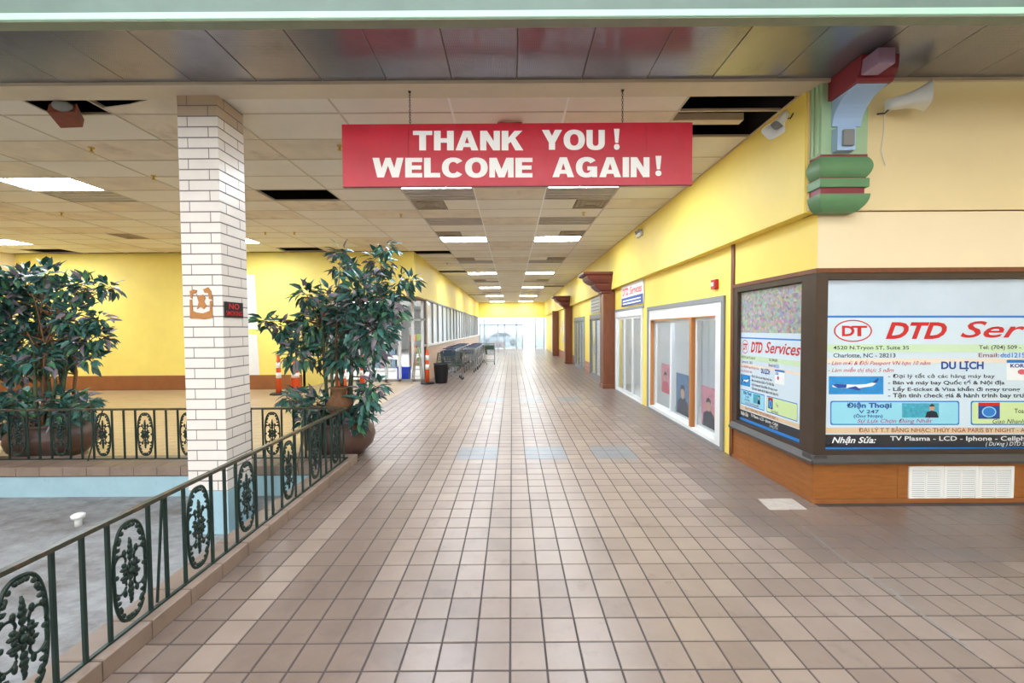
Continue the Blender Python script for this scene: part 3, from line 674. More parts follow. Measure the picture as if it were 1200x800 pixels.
# ================================================================== POTTED TREES
def leaf_mesh(m):
    b = B(); w = 0.19
    for (y, ww, z) in ((0, 0.02, 0), (0.3, w, 0.03), (0.65, w*0.8, 0.0), (1.0, 0.01, -0.10)):
        b.v += [(-ww, y, z+0.35*ww), (0, y, z), (ww, y, z+0.35*ww)]
    for k in range(3):
        for j in (0, 1):
            a = 3*k+j; b.face([a, a+1, a+4, a+3])
    return b
LEAF = [leaf_mesh(m).mesh('leaf', m) for m in M_leaf]
def ptree(name, label, loc, crop, sc, blobs, skirt, seed, trunks):
    rr = random.Random(seed); t = thing(name, label, 'potted tree', loc); X, Y, _ = loc
    prof = [(0.30, 0), (0.34, 0.02), (0.46, 0.14), (0.5, 0.27), (0.47, 0.38), (0.41, 0.44), (0.43, 0.47), (0.43, 0.5), (0.38, 0.5), (0.36, 0.42)]
    B().lathe(prof, loc, 32).build('pot', M_pot, t, True)
    B().lathe([(0.37, 0.40), (0.37, 0.43)], loc, 20).build('soil', M_soil, t)
    def w(cx, cy, dy):
        return onY(crop[0]+cx/sc, crop[1]+cy/sc, Y+dy)
    tops = []
    for i in range(trunks):
        an = 2*math.pi*i/trunks+rr.random(); r0 = 0.16
        p0 = Vector((X+r0*math.cos(an), Y+r0*math.sin(an), 0.42)); p2 = Vector((X+0.22*math.cos(an+.5), Y+0.22*math.sin(an+.5), 1.75+rr.uniform(-.2, .25)))
        pm_ = (p0+p2)/2+Vector((rr.uniform(-.05, .05), rr.uniform(-.05, .05), 0))
        B().tube([p0, pm_, p2], [0.026, 0.022, 0.014], 7).build('stem', M_stem if i % 3 else M_bark, t, True); tops.append((p0, pm_, p2))
    allv = []; brb = B()
    def spray(c, r, n):
        for _ in range(n):
            d = Vector((rr.gauss(0, 1), rr.gauss(0, 1), rr.gauss(0, 1))).normalized(); q = c+d*r*rr.uniform(0.25, 1.0)**0.6
            dirv = (d*0.9+Vector((rr.uniform(-.7, .7), rr.uniform(-.7, .7), rr.uniform(-0.9, 0.25)))).normalized()
            yv = dirv; nrm = Vector((rr.gauss(0, .5), rr.gauss(-.2, .5), 1)).normalized(); xv = yv.cross(nrm)
            if xv.length < 1e-3: continue
            xv.normalize(); zv = xv.cross(yv); L_ = rr.uniform(0.12, 0.21)
            M = Matrix((xv, yv, zv)).transposed().to_4x4(); M = Matrix.Translation(q) @ M @ Matrix.Scale(L_, 4)
            k = rr.choices((0, 1, 2, 3), (5, 5, 2.2, 2.6))[0]; allv.append((q.y, M, k))
    for bl, low in ((blobs, 0), (skirt, 1)):
        for (cx, cy, r) in bl:
            c = w(cx, cy, rr.uniform(-0.32, 0.4)*(1 if r > 40 else 0.4) if not low else rr.uniform(-0.22, 0.42)); rm = r/sc*Y/F
            src = rr.choice(tops); s0_ = src[2] if c.z > 1.5 else (src[1] if c.z > 0.95 else src[0])
            mid = (s0_+c)/2+Vector((0, 0, 0.06))
            brb.tube([s0_, mid, c], [0.011, 0.008, 0.004], 5)
            for _ in range(4):
                d = Vector((rr.gauss(0, 1), rr.gauss(0, 1), rr.gauss(0.2, 1))).normalized(); brb.tube([c, c+d*rm*0.85], [0.004, 0.002], 4)
            spray(c, rm, int(8+r*r/36))
    brb.build('branches', M_bark, t, True)
    allv.sort(key=lambda a: a[0]); st = B(); lm = leaf_mesh(None)
    for i, (_, M, k) in enumerate(allv):
        if i < 300:
            o = link('leaf', LEAF[k], t); o.matrix_local = Matrix.Translation(-Vector(loc)) @ M
        else:
            n = len(st.v); st.v += [tuple(M @ Vector(p)) for p in lm.v]; st.cur = k
            for f_ in lm.f: st.face([n+j for j in f_])
    st.build('foliage', M_leaf, t, kind='stuff')
    return t
TR = ptree('potted_tree', 'leafy artificial tree in a brown pot at the corner of the railings', (-2.52, 5.98, 0), (290, 280), 3.077,
      [(345,105,42),(335,50,22),(480,90,46),(500,35,24),(545,160,46),(215,205,40),(300,235,66),(420,210,78),(500,240,60),(110,315,34),(190,360,58),(330,350,84),(450,330,82),(180,410,46),(350,420,58),(440,425,46),(60,298,20),(592,150,18),(250,300,60),(390,290,80),(500,320,40),(260,420,46),(400,160,50)],
      [(230,650,40),(300,680,40),(380,670,44),(180,585,46),(250,600,56),(340,640,56),(430,570,46),(400,615,56),(460,530,32),(300,610,50),(150,575,26)], 3, 9)
B().lathe([(0.10, 0.62), (0.15, 0.7), (0.17, 0.78), (0.13, 0.86), (0.09, 0.9), (0.11, 0.97), (0.14, 1.0)], (-2.42, 5.75, 0), 14).build('root_clump', M_bark, TR, True)
TL = ptree('potted_tree', 'leafy artificial tree in a brown pot beside the yellow side wall', (-6.68, 5.98, 0), (0, 300), 3.2,
      [(180,65,36),(110,95,54),(60,90,36),(20,160,56),(150,160,74),(260,130,52),(330,120,40),(415,115,24),(60,230,76),(180,250,66),(280,235,54),(365,240,34),(90,320,84),(230,320,74),(330,310,50),(385,300,24),(340,385,24),(40,380,66),(250,370,54),(150,390,46),(80,430,36),(-50,150,76),(-60,280,84),(-60,400,70),(-10,90,40)],
      [(60,660,50),(180,650,50),(260,590,44),(-10,600,50),(40,540,56),(110,570,64),(230,560,54),(290,550,44),(335,560,24),(30,610,56),(130,620,56),(230,610,46),(-40,560,60)], 5, 9)
# ================================================================== RIGHT WALL
def seg(name, y0, y1, z0, z1, m=M_yel): return struct(name, BX(HW, HW+0.18, y0, y1, z0, z1), m)
struct('wall_right_fascia', BX(FW, HW+0.18, CORN, 37.2, 2.94, 4.16), M_yel)
seg('wall_right', CORN+.002, 37.2, 2.36, 2.94)
OP = [(5.96, 9.3, 2.24), (9.68, 12.2, 2.26), (14.2, 16.2, 2.3), (17.4, 20.2, 2.3)]
yy = 5.74
for (a, c, h) in OP:
    seg('wall_right', yy, a, 0, 2.36); seg('wall_right', a, c, h, 2.36); yy = c
seg('wall_right', yy, 37.2, 0, 2.36)
seg('wall_right', 4.2, 5.74, 0, 0.40, M_wood)
b = B(); b.box(HW-0.02, HW+0.02, 5.70, 5.77, 0, 2.94); struct('trim_4', b, M_brown)
# front wall of the corner shop
struct('wall_front_right', BX(FW+0.02, 9, CORN-0.02, CORN+0.2, 2.955, 4.6), M_cream)
struct('wall_front_right_lower', BX(HW+0.002, 9, CORN, CORN+0.2, 2.38, 2.945), M_cream2)
struct('trim_5', BX(HW-0.02, 9, CORN+0.005, CORN+0.2, 2.94, 2.96), M_brown)
tw = B(); tw.box(HW-0.025, 9, CORN-0.025, CORN+0.05, 2.34, 2.385); tw.box(HW-0.025, HW+0.05, CORN+.05, 5.74, 2.34, 2.385); struct('trim_6', tw, M_brown)
base = sroot('wall_front_base', 'varnished wooden panelling under the corner shop windows')
for (x0, x1) in ((HW, 3.925), (3.93, 4.59), (4.595, 5.30), (5.305, 6.4), (6.405, 9)):
    B().cbox(x0, x1, CORN, CORN+0.06, 0.045, 0.415, 0.003).build('panel', M_wood, base)
for (y0, y1) in ((CORN+0.01, 5.3), (5.305, 5.73)): B().cbox(HW-0.002, HW+0.05, y0, y1, 0.045, 0.415, 0.003).build('panel', M_wood, base)
sk = B(); sk.box(HW-0.02, 9, CORN-0.018, CORN+.04, 0, 0.045); sk.box(HW-0.02, HW+0.03, CORN+.04, 5.74, 0, 0.045); struct('baseboard_front', sk, M_woodb)
# windows of the corner shop
w1 = sroot('window_1', 'bronze framed shop window facing the atrium')
fr = B(); fr.box(HW-0.02, HW+0.1, CORN-0.02, CORN+0.1, 0.5, 2.34); fr.build('corner_post', M_bronze, w1)
BX(HW+.1, 9, CORN-0.015, CORN+0.1, 2.275, 2.34).build('head_rail', M_bronze, w1)
BX(HW+.1, 9, CORN-0.015, CORN+0.1, 0.5, 0.545).build('sill_rail', M_bronze, w1)
b = B(); b.prism([(CORN-0.06, 0.415), (CORN-0.06, 0.44), (CORN-0.02, 0.5), (CORN+.1, 0.5), (CORN+.1, 0.415)], 'x', HW-0.05, 9); b.build('sill', M_bronze_d, w1)
BX(HW+0.1, 9, CORN+0.012, CORN+0.016, 0.545, 2.275).build('pane', M_glass, w1)
w2 = sroot('window_2', 'bronze framed shop window facing the corridor')
BX(HW-0.015, HW+0.1, CORN+.1, 5.72, 2.275, 2.34).build('head_rail', M_bronze, w2); BX(HW-0.015, HW+0.1, CORN+.1, 5.72, 0.5, 0.545).build('sill_rail', M_bronze, w2)
BX(HW-0.015, HW+0.1, 5.6, 5.72, 0.545, 2.275).build('jamb', M_bronze, w2); BX(HW-0.012, HW+0.1, CORN+.1, CORN+.2, 0.545, 2.275).build('jamb', M_bronze, w2)
b = B(); b.prism([(HW-0.06, 0.415), (HW-0.06, 0.44), (HW-0.02, 0.5), (HW+.1, 0.5), (HW+.1, 0.415)], 'y', CORN-0.04, 5.72); b.build('sill', M_bronze_d, w2)
BX(HW+0.012, HW+0.016, CORN+.2, 5.6, 0.545, 2.275).build('pane', M_glass, w2)
# ---- printed banners
P_bg = mat('banner_white', (212, 230, 242), 0.45); P_grn = mat('print_pale_green', (206, 232, 196), 0.45); P_pe = mat('print_pale_peach', (240, 226, 208), 0.45)
P_red = mat('print_red', (206, 34, 42), 0.45); P_blue = mat('print_blue', (24, 72, 160), 0.45); P_line = mat('print_line_blue', (34, 128, 214), 0.45); P_dk = mat('print_dark', (36, 44, 60), 0.45)
P_sky = mat('print_sky', (36, 144, 214), 0.45, noise=0.15, scale=6); P_cy = mat('print_cyan', (150, 218, 238), 0.45); P_lime = mat('print_lime', (208, 232, 170), 0.45); P_tan = mat('print_tan', (226, 200, 166), 0.45)
P_blk = mat('print_black', (40, 44, 52), 0.45); P_wh = mat('print_white', (240, 244, 246), 0.45); P_pur = mat('print_magenta', (176, 40, 110), 0.45); P_pink = mat('print_pink', (214, 92, 110), 0.45); P_br = mat('print_brown', (150, 66, 52), 0.45)
P_teal = mat('print_teal', (70, 170, 196), 0.45, noise=0.3, scale=25); P_skin = mat('print_skin', (206, 160, 130), 0.5)
def rrect(u0, u1, v0, v1, r=7, n=5):
    pts = []
    for (cu, cv, a0) in ((u1-r, v1-r, 0), (u0+r, v1-r, 90), (u0+r, v0+r, 180), (u1-r, v0+r, 270)):
        for j in range(n+1):
            a = R(a0+90*j/n); pts.append((cu+r*math.cos(a), cv+r*math.sin(a)))
    return pts
def banner(par, fn, WR, sideways):
    """fn(cx, cy, lift) -> point; WR = right end of the print in crop units"""
    def rect(u0, u1, v0, v1, m, l, name='print_block'):
        u1 = min(u1, WR); B().poly([fn(u0, v1, l), fn(u1, v1, l), fn(u1, v0, l), fn(u0, v0, l)]).build(name, m, par)
    def shape(pts, m, l, name='print_shape'): B().poly([fn(u, v, l) for u, v in pts]).build(name, m, par)
    def tx(s, u0, u1, v0, v1, m, bold=0.0, shear=0.0, l=3): lettering(s, u0, u1, v1, v0, lambda u, w: fn(u, w, l), m, par, bold, shear)
    rect(48, WR, 148, 540, P_bg, 1, 'banner_sheet'); rect(48, WR, 142, 149, P_line, 2)
    rect(48, WR, 238, 264, P_grn, 2); rect(48, WR, 286, 300, P_pe, 2)
    E = lambda ru, rv, cu=141, cv=193: [(cu+ru*math.cos(2*math.pi*j/36), cv+rv*math.sin(2*math.pi*j/36)) for j in range(36)]
    shape(E(64, 37), P_red, 2, 'logo_ring'); shape(E(59, 33), P_bg, 2.4, 'logo_field')
    tx('D', 104, 146, 176, 211, P_red, 0.03); tx('T', 136, 188, 176, 211, P_red, 0.03, 0, 3.4)
    tx('DTD', 250, 455, 164, 220, P_red, 0.035, 0.3); tx('Services', 500, 1010, 160, 216, P_red, 0.012, 0.35)
    tx('4520 N.Tryon ST, Suite 35', 75, 328, 243, 259, P_dk, 0.012); tx('Charlotte, NC - 28213', 75, 283, 268, 284, P_dk, 0.012)
    tx('Tel: (704) 509 -', 562, 703, 241, 258, P_dk, 0.012); tx('Email:', 561, 629, 267, 281, P_br, 0.01); tx('dtd1215', 634, 716, 266, 282, P_line, 0.015)
    tx('- Làm mới & Đổi Passport VN hạn 10 năm', 58, 400, 290, 311, P_red, 0, 0.3); tx('- Làm miễn thị thực 5 năm', 58, 277, 314, 334, P_red, 0, 0.3)
    tx('DU LỊCH', 436, 578, 294, 328, P_blue, 0.035)
    rect(655, 800, 290, 358, P_wh, 2); rect(655, 800, 292, 300, P_line, 2.5); tx('KOR', 667, 714, 303, 316, P_blue, 0.04); shape(E(14, 9, 706, 330), P_pink, 2.5)
    rect(60, 243, 345, 405, P_sky, 2, 'photo_print')
    shape([(72,374),(84,370),(150,373),(185,371),(215,363),(222,366),(205,378),(150,386),(90,384),(72,380)], P_wh, 2.5); shape([(120,384),(150,378),(168,390),(158,392)], P_blue, 2.8); shape([(205,366),(222,352),(228,352),(220,368)], P_blue, 2.8); shape([(72,374),(84,370),(120,372),(118,384),(90,384)], P_blue, 2.7)
    for i, (s, e) in enumerate((('- Đại lý tất cả các hãng máy bay', 615), ('- Bán vé máy bay Quốc tế & Nội địa', 648), ('- Lấy E-ticket & Visa khẩn đi ngay trong', 700), ('- Tận tình check giá & hành trình bay trư', 714))):
        tx(s, 258, e, 334+22*i, 354+22*i, P_dk, 0.008 if i == 0 else 0.018)
    shape(rrect(65, 497, 427, 508), P_line, 2, 'box_border'); shape(rrect(69, 493, 431, 504), P_cy, 2.4, 'box_field')
    tx('Điện Thoại', 120, 270, 432, 455, P_blue, 0.035); tx('V 247', 160, 228, 457, 469, P_blue, 0.02); tx('(Ông Ngạn)', 143, 240, 470, 486, P_blue, 0.02); tx('Sự Lựa Chọn Đúng Nhất', 155, 405, 484, 504, P_pur, 0.005, 0.25)
    rect(305, 428, 435, 483, P_teal, 2.8, 'photo_print'); shape([(382,483),(388,464),(404,459),(420,464),(427,483)], P_dk, 3.1); shape(E(9, 11, 405, 449), P_skin, 3.2); shape([(395,444),(405,436),(415,444),(412,446),(398,446)], P_blk, 3.4)
    shape(rrect(535, min(980, WR-8), 427, 508), P_line, 2, 'box_border'); shape(rrect(539, min(976, WR-12), 431, 504), P_lime, 2.4, 'box_field')
    rect(560, 632, 433, 487, P_blue, 2.8); rect(560, 632, 433, 443, P_red, 3); shape(E(24, 18, 596, 464), P_cy, 3); shape(E(20, 15, 596, 464), P_line, 3.2)
    tx('Toa', 681, 712, 453, 468, P_dk, 0.01); tx('Giao Nhanh', 608, 714, 488, 503, P_dk, 0, 0.25)
    rect(48, WR, 516, 536, P_tan, 2); tx('ĐẠI LÝ T.T BĂNG NHẠC: THÚY NGA PARIS BY NIGHT - A', 160, 716, 513, 536, P_br, 0.008)
    rect(48, WR, 540, 583, P_blk, 1.5, 'banner_strip'); tx('Nhận Sửa:', 70, 218, 546, 574, P_wh, 0.02, 0.3); tx('TV Plasma - LCD - Iphone - Cellph', 265, 716, 545, 565, P_wh, 0.012); tx('( Dương ) DTD S', 585, 716, 564, 581, P_wh, 0, 0.25)
    rect(48, WR, 583, 597, P_line, 1.5, 'banner_strip')
bf = thing('shop_banner', 'large white banner with red DTD lettering in the window facing the atrium', 'banner', (4.5, CORN+.06, 0.54))
YB = CORN+0.032
def fnf(cx, cy, l): p = onY(950+cx/2.857, 320+cy/2.857, YB); return (p.x, YB-0.0012*l, p.z)
banner(bf, fnf, 1180, False)
a = fnf(50, 18, 0); c = fnf(1180, 142, 0); mid = fnf(363, 0, 0)[0]
bt_ = thing('blank_sheet', 'blank white backing sheets above the banner facing the atrium', 'sheet', (4.5, CORN+.06, a[2]))
M_sheet = mat('blank_sheet_white', (204, 220, 234), 0.5, noise=0.04, scale=3, bump=0.1, bscale=5)
BX(a[0]-.02, mid-.002, YB, YB+.004, c[2], 2.272).build('sheet', M_sheet, bt_); BX(mid, c[0], YB+.002, YB+.006, c[2], 2.272).build('sheet', M_sheet, bt_)
bs = thing('shop_banner', 'white banner with red DTD Services lettering in the window facing the corridor', 'banner', (HW+.07, 5.0, 0.55))
XB = HW+0.032
def fns(cx, cy, l): return (XB-0.0012*l, 5.6-(cx-48)/(1050-48)*(5.6-4.38), 1.665-(cy-143)/(597-143)*(1.665-0.55))
banner(bs, fns, 1050, True)
cg = thing('photo_collage', 'colourful photo collage poster above the side banner', 'poster', (HW+.07, 5, 1.75)); BX(XB, XB+.004, 4.38, 5.6, 1.73, 2.265).build('print', collage(), cg)
BX(XB+.001, XB+.005, 4.38, 5.6, 1.665, 1.73).build('backing', P_bg, cg)
BX(3.2, 9, 4.55, 4.6, 0, 2.4).build('shop_partition', M_bronze_d, kind='structure'); BX(3.35, 3.4, 4.6, 5.75, 0, 2.4).build('shop_partition', M_bronze_d, kind='structure')
# vents in the base panelling
for i in range(3):
    px = 1064.5+41*i; a = onY(px, 546, CORN); c = onY(px+39.5, 586.5, CORN)
    v = thing('vent_grille', ('white wall vent on the wooden base, '+('closest to the shop corner', 'middle one of three', 'farthest from the shop corner')[i]), 'vent', ((a.x+c.x)/2, CORN-.01, c.z), 'white vents under the shop window')
    f_ = B(); t_ = 0.03
    f_.box(a.x, c.x, CORN-.012, CORN+.002, a.z-t_, a.z); f_.box(a.x, c.x, CORN-.012, CORN+.002, c.z, c.z+t_); f_.box(a.x, a.x+t_, CORN-.012, CORN+.002, c.z+t_, a.z-t_); f_.box(c.x-t_, c.x, CORN-.012, CORN+.002, c.z+t_, a.z-t_)
    f_.box((a.x+c.x)/2-.007, (a.x+c.x)/2+.007, CORN-.012, CORN+.002, c.z+t_, a.z-t_); f_.build('frame', M_white, v)
    BX(a.x+t_, c.x-t_, CORN-.002, CORN+.001, c.z+t_, a.z-t_).build('back', M_greyfr, v)
    nb = 15
    for j in range(nb):
        z = c.z+t_+(a.z-c.z-2*t_)*(j+0.5)/nb; b = B(); b.prism([(CORN-.009, z-.006), (CORN-.003, z+.006), (CORN-.002, z+.005), (CORN-.008, z-.007)], 'x', a.x+t_, c.x-t_); b.build('slat', M_whitealu, v)
# ---- corner bracket
bk = thing('corner_bracket', 'painted sage, blue and burgundy classical bracket on the shop corner', 'bracket', (3.19, 4.0, 2.91))
X0, X1, Y0 = 2.965, 3.405, 4.0
bd = B(); bd.cbox(X0, X1, Y0, CORN-.022, 3.44, CEIL-.001, 0.004); bd.build('body', M_ltg, bk)
for (y0, y1) in ((4.03, 4.06), (4.09, 4.12)): BX(X0-.012, X0+.002, y0, y1, 3.46, 4.12).build('flute', M_ltg, bk)
def roundband(z0, z1, out, kind, m, name):
    pts = []
    if kind == 'torus': pts = [(out*math.sin(math.pi*j/8)**0.8, z1-(z1-z0)*j/8) for j in range(9)]
    elif kind == 'ovolo': pts = [(out*(1-(j/8)**2.2)-0.05*(j/8)**2.2, z1-(z1-z0)*j/8) for j in range(9)]
    b = B(); n0 = 0
    for (o_, z) in pts: b.v += [(X0-o_, CORN-.022, z), (X0-o_, Y0-o_, z), (X1+o_, Y0-o_, z), (X1+o_, CORN-.022, z)]
    for j in range(len(pts)-1):
        for q in range(3): b.face([4*j+q, 4*j+q+4, 4*j+q+5, 4*j+q+1])
    k = len(pts)-1; b.face([0, 1, 2, 3]); b.face([4*k+3, 4*k+2, 4*k+1, 4*k]); b.build(name, m, bk)
BX(X0-.002, X1+.002, Y0-.002, CORN-.022, 3.425, 3.445).build('fillet', M_burg, bk); roundband(3.232, 3.427, 0.035, 'torus', M_midg, 'torus_moulding')
BX(X0+.004, X1-.004, Y0+.004, CORN-.022, 3.215, 3.235).build('fillet', M_burg, bk); B().cbox(X0-.02, X1+.012, Y0-.02, CORN-.022, 3.13, 3.217, 0.006).build('band', M_midg, bk)
BX(X0, X1-.02, Y0, CORN-.022, 3.065, 3.132).build('fillet', M_burg, bk); roundband(2.914, 3.068, 0.022, 'ovolo', M_midg, 'base_moulding')
cb = B(); prof = [(3.998, 3.70)]
for j in range(11):
    t = j/10; prof.append((3.985-0.27*(1-math.cos(t*math.pi/2)), 3.70+0.235*math.sin(t*math.pi/2)))
prof += [(3.70, 3.95), (3.998, 3.95)]
cb.prism(prof, 'x', 3.055, 3.33); cb.build('corbel', M_lblue, bk)
cp = B(); cp.prism([(3.998, 3.94), (3.68, 3.94), (3.665, 3.96), (3.665, 3.985), (3.645, 3.995), (3.63, 4.03), (3.62, 4.135), (3.998, 4.135)], 'x', 3.02, 3.345); cp.build('cap', M_burg, bk)
B().cbox(3.03, 3.17, 3.47, 3.635, 3.965, 4.095, 0.004).build('end_block', M_mauve, bk)
q = B().cbox(3.065, 3.235, 3.93, 4.0, 3.455, 3.675, 0.004).build('plinth_block', M_lblue, bk); B().cbox(3.105, 3.205, 3.905, 3.93, 3.49, 3.64, 0.004).build('plate', M_greyfr, q)
# ---- horn loudspeakers
def horn(label, base, aim, m=M_whitealu, length=0.3, s=1.0):
    t = thing('horn_loudspeaker', label, 'loudspeaker', base); base = Vector(base); d = Vector(aim).normalized(); u = d.cross(Vector((0, 0, 1))).normalized(); w = u.cross(d)
    b = B(); prev = None; st = []
    prof = [(0, .045, .045), (.06, .05, .05), (.07, .055, .05), (.16, .07, .055), (.24, .10, .075), (.30, .15, .105)]
    for (l, a_, c_) in prof:
        st.append(len(b.v))
        for j in range(16):
            an = 2*math.pi*j/16; cu = math.copysign(abs(math.cos(an))**0.5, math.cos(an)); cv = math.copysign(abs(math.sin(an))**0.5, math.sin(an)); b.v.append(tuple(base+d*(l*s)+u*(a_*cu*s)+w*(c_*cv*s)))
    for i in range(len(prof)-1):
        for j in range(16): b.face([st[i]+j, st[i]+(j+1) % 16, st[i+1]+(j+1) % 16, st[i+1]+j])
    b.face([st[0]+j for j in range(16)][::-1]); b.build('horn', m, t, True)
    n = len(prof)-1; b2 = B(); b2.v = [tuple(base+d*(.20*s)+(Vector(b.v[st[n]+j])-base-d*(.3*s))*0.55) for j in range(16)]; b2.face(range(16)); b2.build('throat', M_greyfr, t)
    B().tube([base+d*.03-w*.04, base+d*.03-w*.07-d*0.03, base-d*0.06-w*.06], 0.008, 6).build('bracket_arm', M_dark, t)
    return t
p = onX(921, 133, FW-0.1); h1 = horn('white horn loudspeaker on the yellow fascia by the bracket', (p.x, p.y, p.z), (-0.6, -0.1, -0.75), s=0.78)
p = onY(1037, 124, CORN-0.12); h2 = horn('white horn loudspeaker on the cream wall facing the atrium', (p.x, p.y, p.z), (0.85, -0.5, 0.03))
w0 = onY(1037, 126, CORN-.03); wr = B(); wr.tube([(w0.x, CORN-.03, w0.z), (w0.x-.005, CORN-.03, w0.z-.25), (w0.x-.03, CORN-.03, w0.z-.42), (w0.x+.02, CORN-.03, w0.z-.56)], 0.004, 5)
wr.build('wire', M_whitealu, h2)
# ceiling hung unit at the left
p = onZ(76, 121, CEIL); hu = thing('ceiling_speaker', 'reddish brown loudspeaker hung under the broken ceiling tiles', 'loudspeaker', (p.x, p.y, CEIL))
a = onZ(57, 133, 4.08); B().ell((p.x, p.y-.02, 4.1), 0.10, 0.07, 0.05, 10, 6).build('mount', M_greyfr, hu, True)
c0 = [onZ(55, 131, 4.05), onZ(88, 131, 4.05), onZ(97, 149, 3.99), onZ(71, 150, 3.99)]
b = B(); b.poly(c0); b.poly([v+Vector((0, 0.02, 0.09)) for v in c0][::-1])
for i in range(4): b.face([i, 4+(3-i), 4+(3-(i+1) % 4), (i+1) % 4])
b.build('cabinet', mat('rust_brown', (132, 70, 54), 0.6, noise=0.15, scale=12), hu)
# ---- sliding shop window
def glazed(root, y0, y1, z0, z1, xf, m, bw_=0.045, pane=M_glass_t, name='sash'):
    b = B(); d = 0.04
    b.box(xf, xf+d, y0, y0+bw_, z0, z1); b.box(xf, xf+d, y1-bw_, y1, z0, z1); b.box(xf, xf+d, y0+bw_, y1-bw_, z0, z0+bw_*1.3); b.box(xf, xf+d, y0+bw_, y1-bw_, z1-bw_, z1)
    o = b.build(name, m, root); BX(xf+d*.4, xf+d*.6, y0+bw_, y1-bw_, z0+bw_*1.3, z1-bw_).build('pane', pane, o); return o
w3 = sroot('window_3', 'white sliding shop window with grey surround')
fr = B(); fr.box(HW-.03, HW+.06, 5.94, 6.02, 0, 2.26); fr.box(HW-.03, HW+.06, 9.22, 9.31, 0, 2.26); fr.box(HW-.03, HW+.06, 6.02, 9.22, 2.18, 2.26); fr.box(HW-.03, HW+.06, 6.02, 9.22, 0, 0.04); fr.build('surround', M_greyfr, w3)
fr = B(); fr.box(HW-.015, HW+.1, 6.02, 6.2, 0.04, 2.18); fr.box(HW-.015, HW+.1, 9.1, 9.22, 0.04, 2.18); fr.box(HW-.015, HW+.1, 6.2, 9.1, 1.98, 2.18); fr.box(HW-.015, HW+.1, 6.2, 9.1, 0.04, 0.1); fr.build('frame', M_whitealu, w3)
fr = B(); fr.box(HW-.02, HW+.09, 7.02, 7.1, 0.1, 1.98); fr.box(HW-.02, HW+.05, 7.1, 9.1, 1.955, 1.98); fr.box(HW-.02, HW+.05, 9.07, 9.1, 0.1, 1.955); fr.box(HW-.02, HW+.05, 6.2, 7.02, 1.965, 1.98); fr.build('timber_mullion', mat('orange_timber', (184, 122, 66), 0.5), w3)
glazed(w3, 6.24, 7.0, 0.1, 1.96, HW+.04, M_whitealu); glazed(w3, 7.1, 8.1, 0.1, 1.95, HW+.03, M_whitealu); glazed(w3, 8.06, 9.06, 0.1, 1.95, HW+.075, M_whitealu)
def poster(y0, y1, z0, z1, x, bgm, suit, lab):
    t = thing('poster', lab, 'poster', (x, (y0+y1)/2, z0)); yc = (y0+y1)/2; w_ = (y1-y0); h_ = z1-z0
    BX(x, x+.004, y0, y1, z0, z1).build('print', bgm, t)
    f = lambda u, v, l=1: (x-0.0015*l, yc-u*w_, z0+v*h_)
    B().poly([f(-.42, .0), f(-.36, .32), (f(-.1, .42)), f(.1, .42), f(.3, .3), f(.34, 0)]).build('print_shape', suit, t)
    B().poly([f(-.04+.13*math.cos(2*math.pi*j/16), .55+.13*math.sin(2*math.pi*j/16)*w_/h_*1.5, 2) for j in range(16)]).build('print_shape', P_skin, t)
    B().poly([f(-.18, .58, 3), f(-.16, .7, 3), f(-.02, .74, 3), f(.1, .68, 3), f(.1, .58, 3), f(.02, .63, 3), (f(-.1, .63, 3))]).build('print_shape', P_blk, t)
P_rose = mat('print_rose', (214, 140, 150), 0.5, noise=0.3, scale=10); P_navy = mat('print_steel_blue', (92, 126, 158), 0.5, noise=0.3, scale=10)
poster(6.27, 6.82, 0.2, 0.85, HW+.069, P_rose, P_dk, 'rose pink portrait poster in the single sliding pane')
poster(7.2, 7.85, 0.2, 0.95, HW+.059, P_navy, P_dk, 'blue portrait poster in the double sliding window')
poster(8.25, 8.75, 0.45, 1.05, HW+.104, P_rose, P_pink, 'pink portrait poster in the double sliding window')
# interiors of the shops
struct('wall_shop_back', BX(5.3, 5.4, 5.75, 37, 0, 2.7), M_shopwall); struct('ceiling_shop', BX(3.25, 5.4, 5.75, 37, 2.7, 2.8), M_shopwall); struct('floor_shop', BX(HW, 5.4, 5.75, 37, -.1, 0.002), M_conc)
for i, y in enumerate((5.75, 9.45, 13.2, 16.8, 22)): struct('wall_shop_partition', BX(HW+.18, 5.3, y, y+.08, 0, 2.7), M_shopwall)
for i, y in enumerate((7.6, 11.2, 15.2, 19)):
    t = thing('added_shop_panel', 'added white light panel inside a corridor shop', 'ceiling light', (3.75, y, 2.7), 'added light panels inside the shops'); BX(3.45, 4.05, y-.3, y+.3, 2.68, 2.7).build('diffuser', M_shopfill, t); BX(3.41, 4.09, y-.34, y+.34, 2.692, 2.7).build('frame', M_white, t)  # unseen lamp panels added to brighten the shop interiors
cur = B(); n = 60
for i in range(n+1):
    y = 5.9+3.5*i/n; x = 4.35+0.035*math.sin(i*1.25); cur.v += [(x, y, 0.05), (x, y, 2.5)]
for i in range(n): cur.face([2*i, 2*i+2, 2*i+3, 2*i+1])
cur.build('curtain', mat('pale_curtain', (214, 220, 224), 0.8), smooth=True, label='pale pleated curtain behind the sliding shop window', cat='curtain')
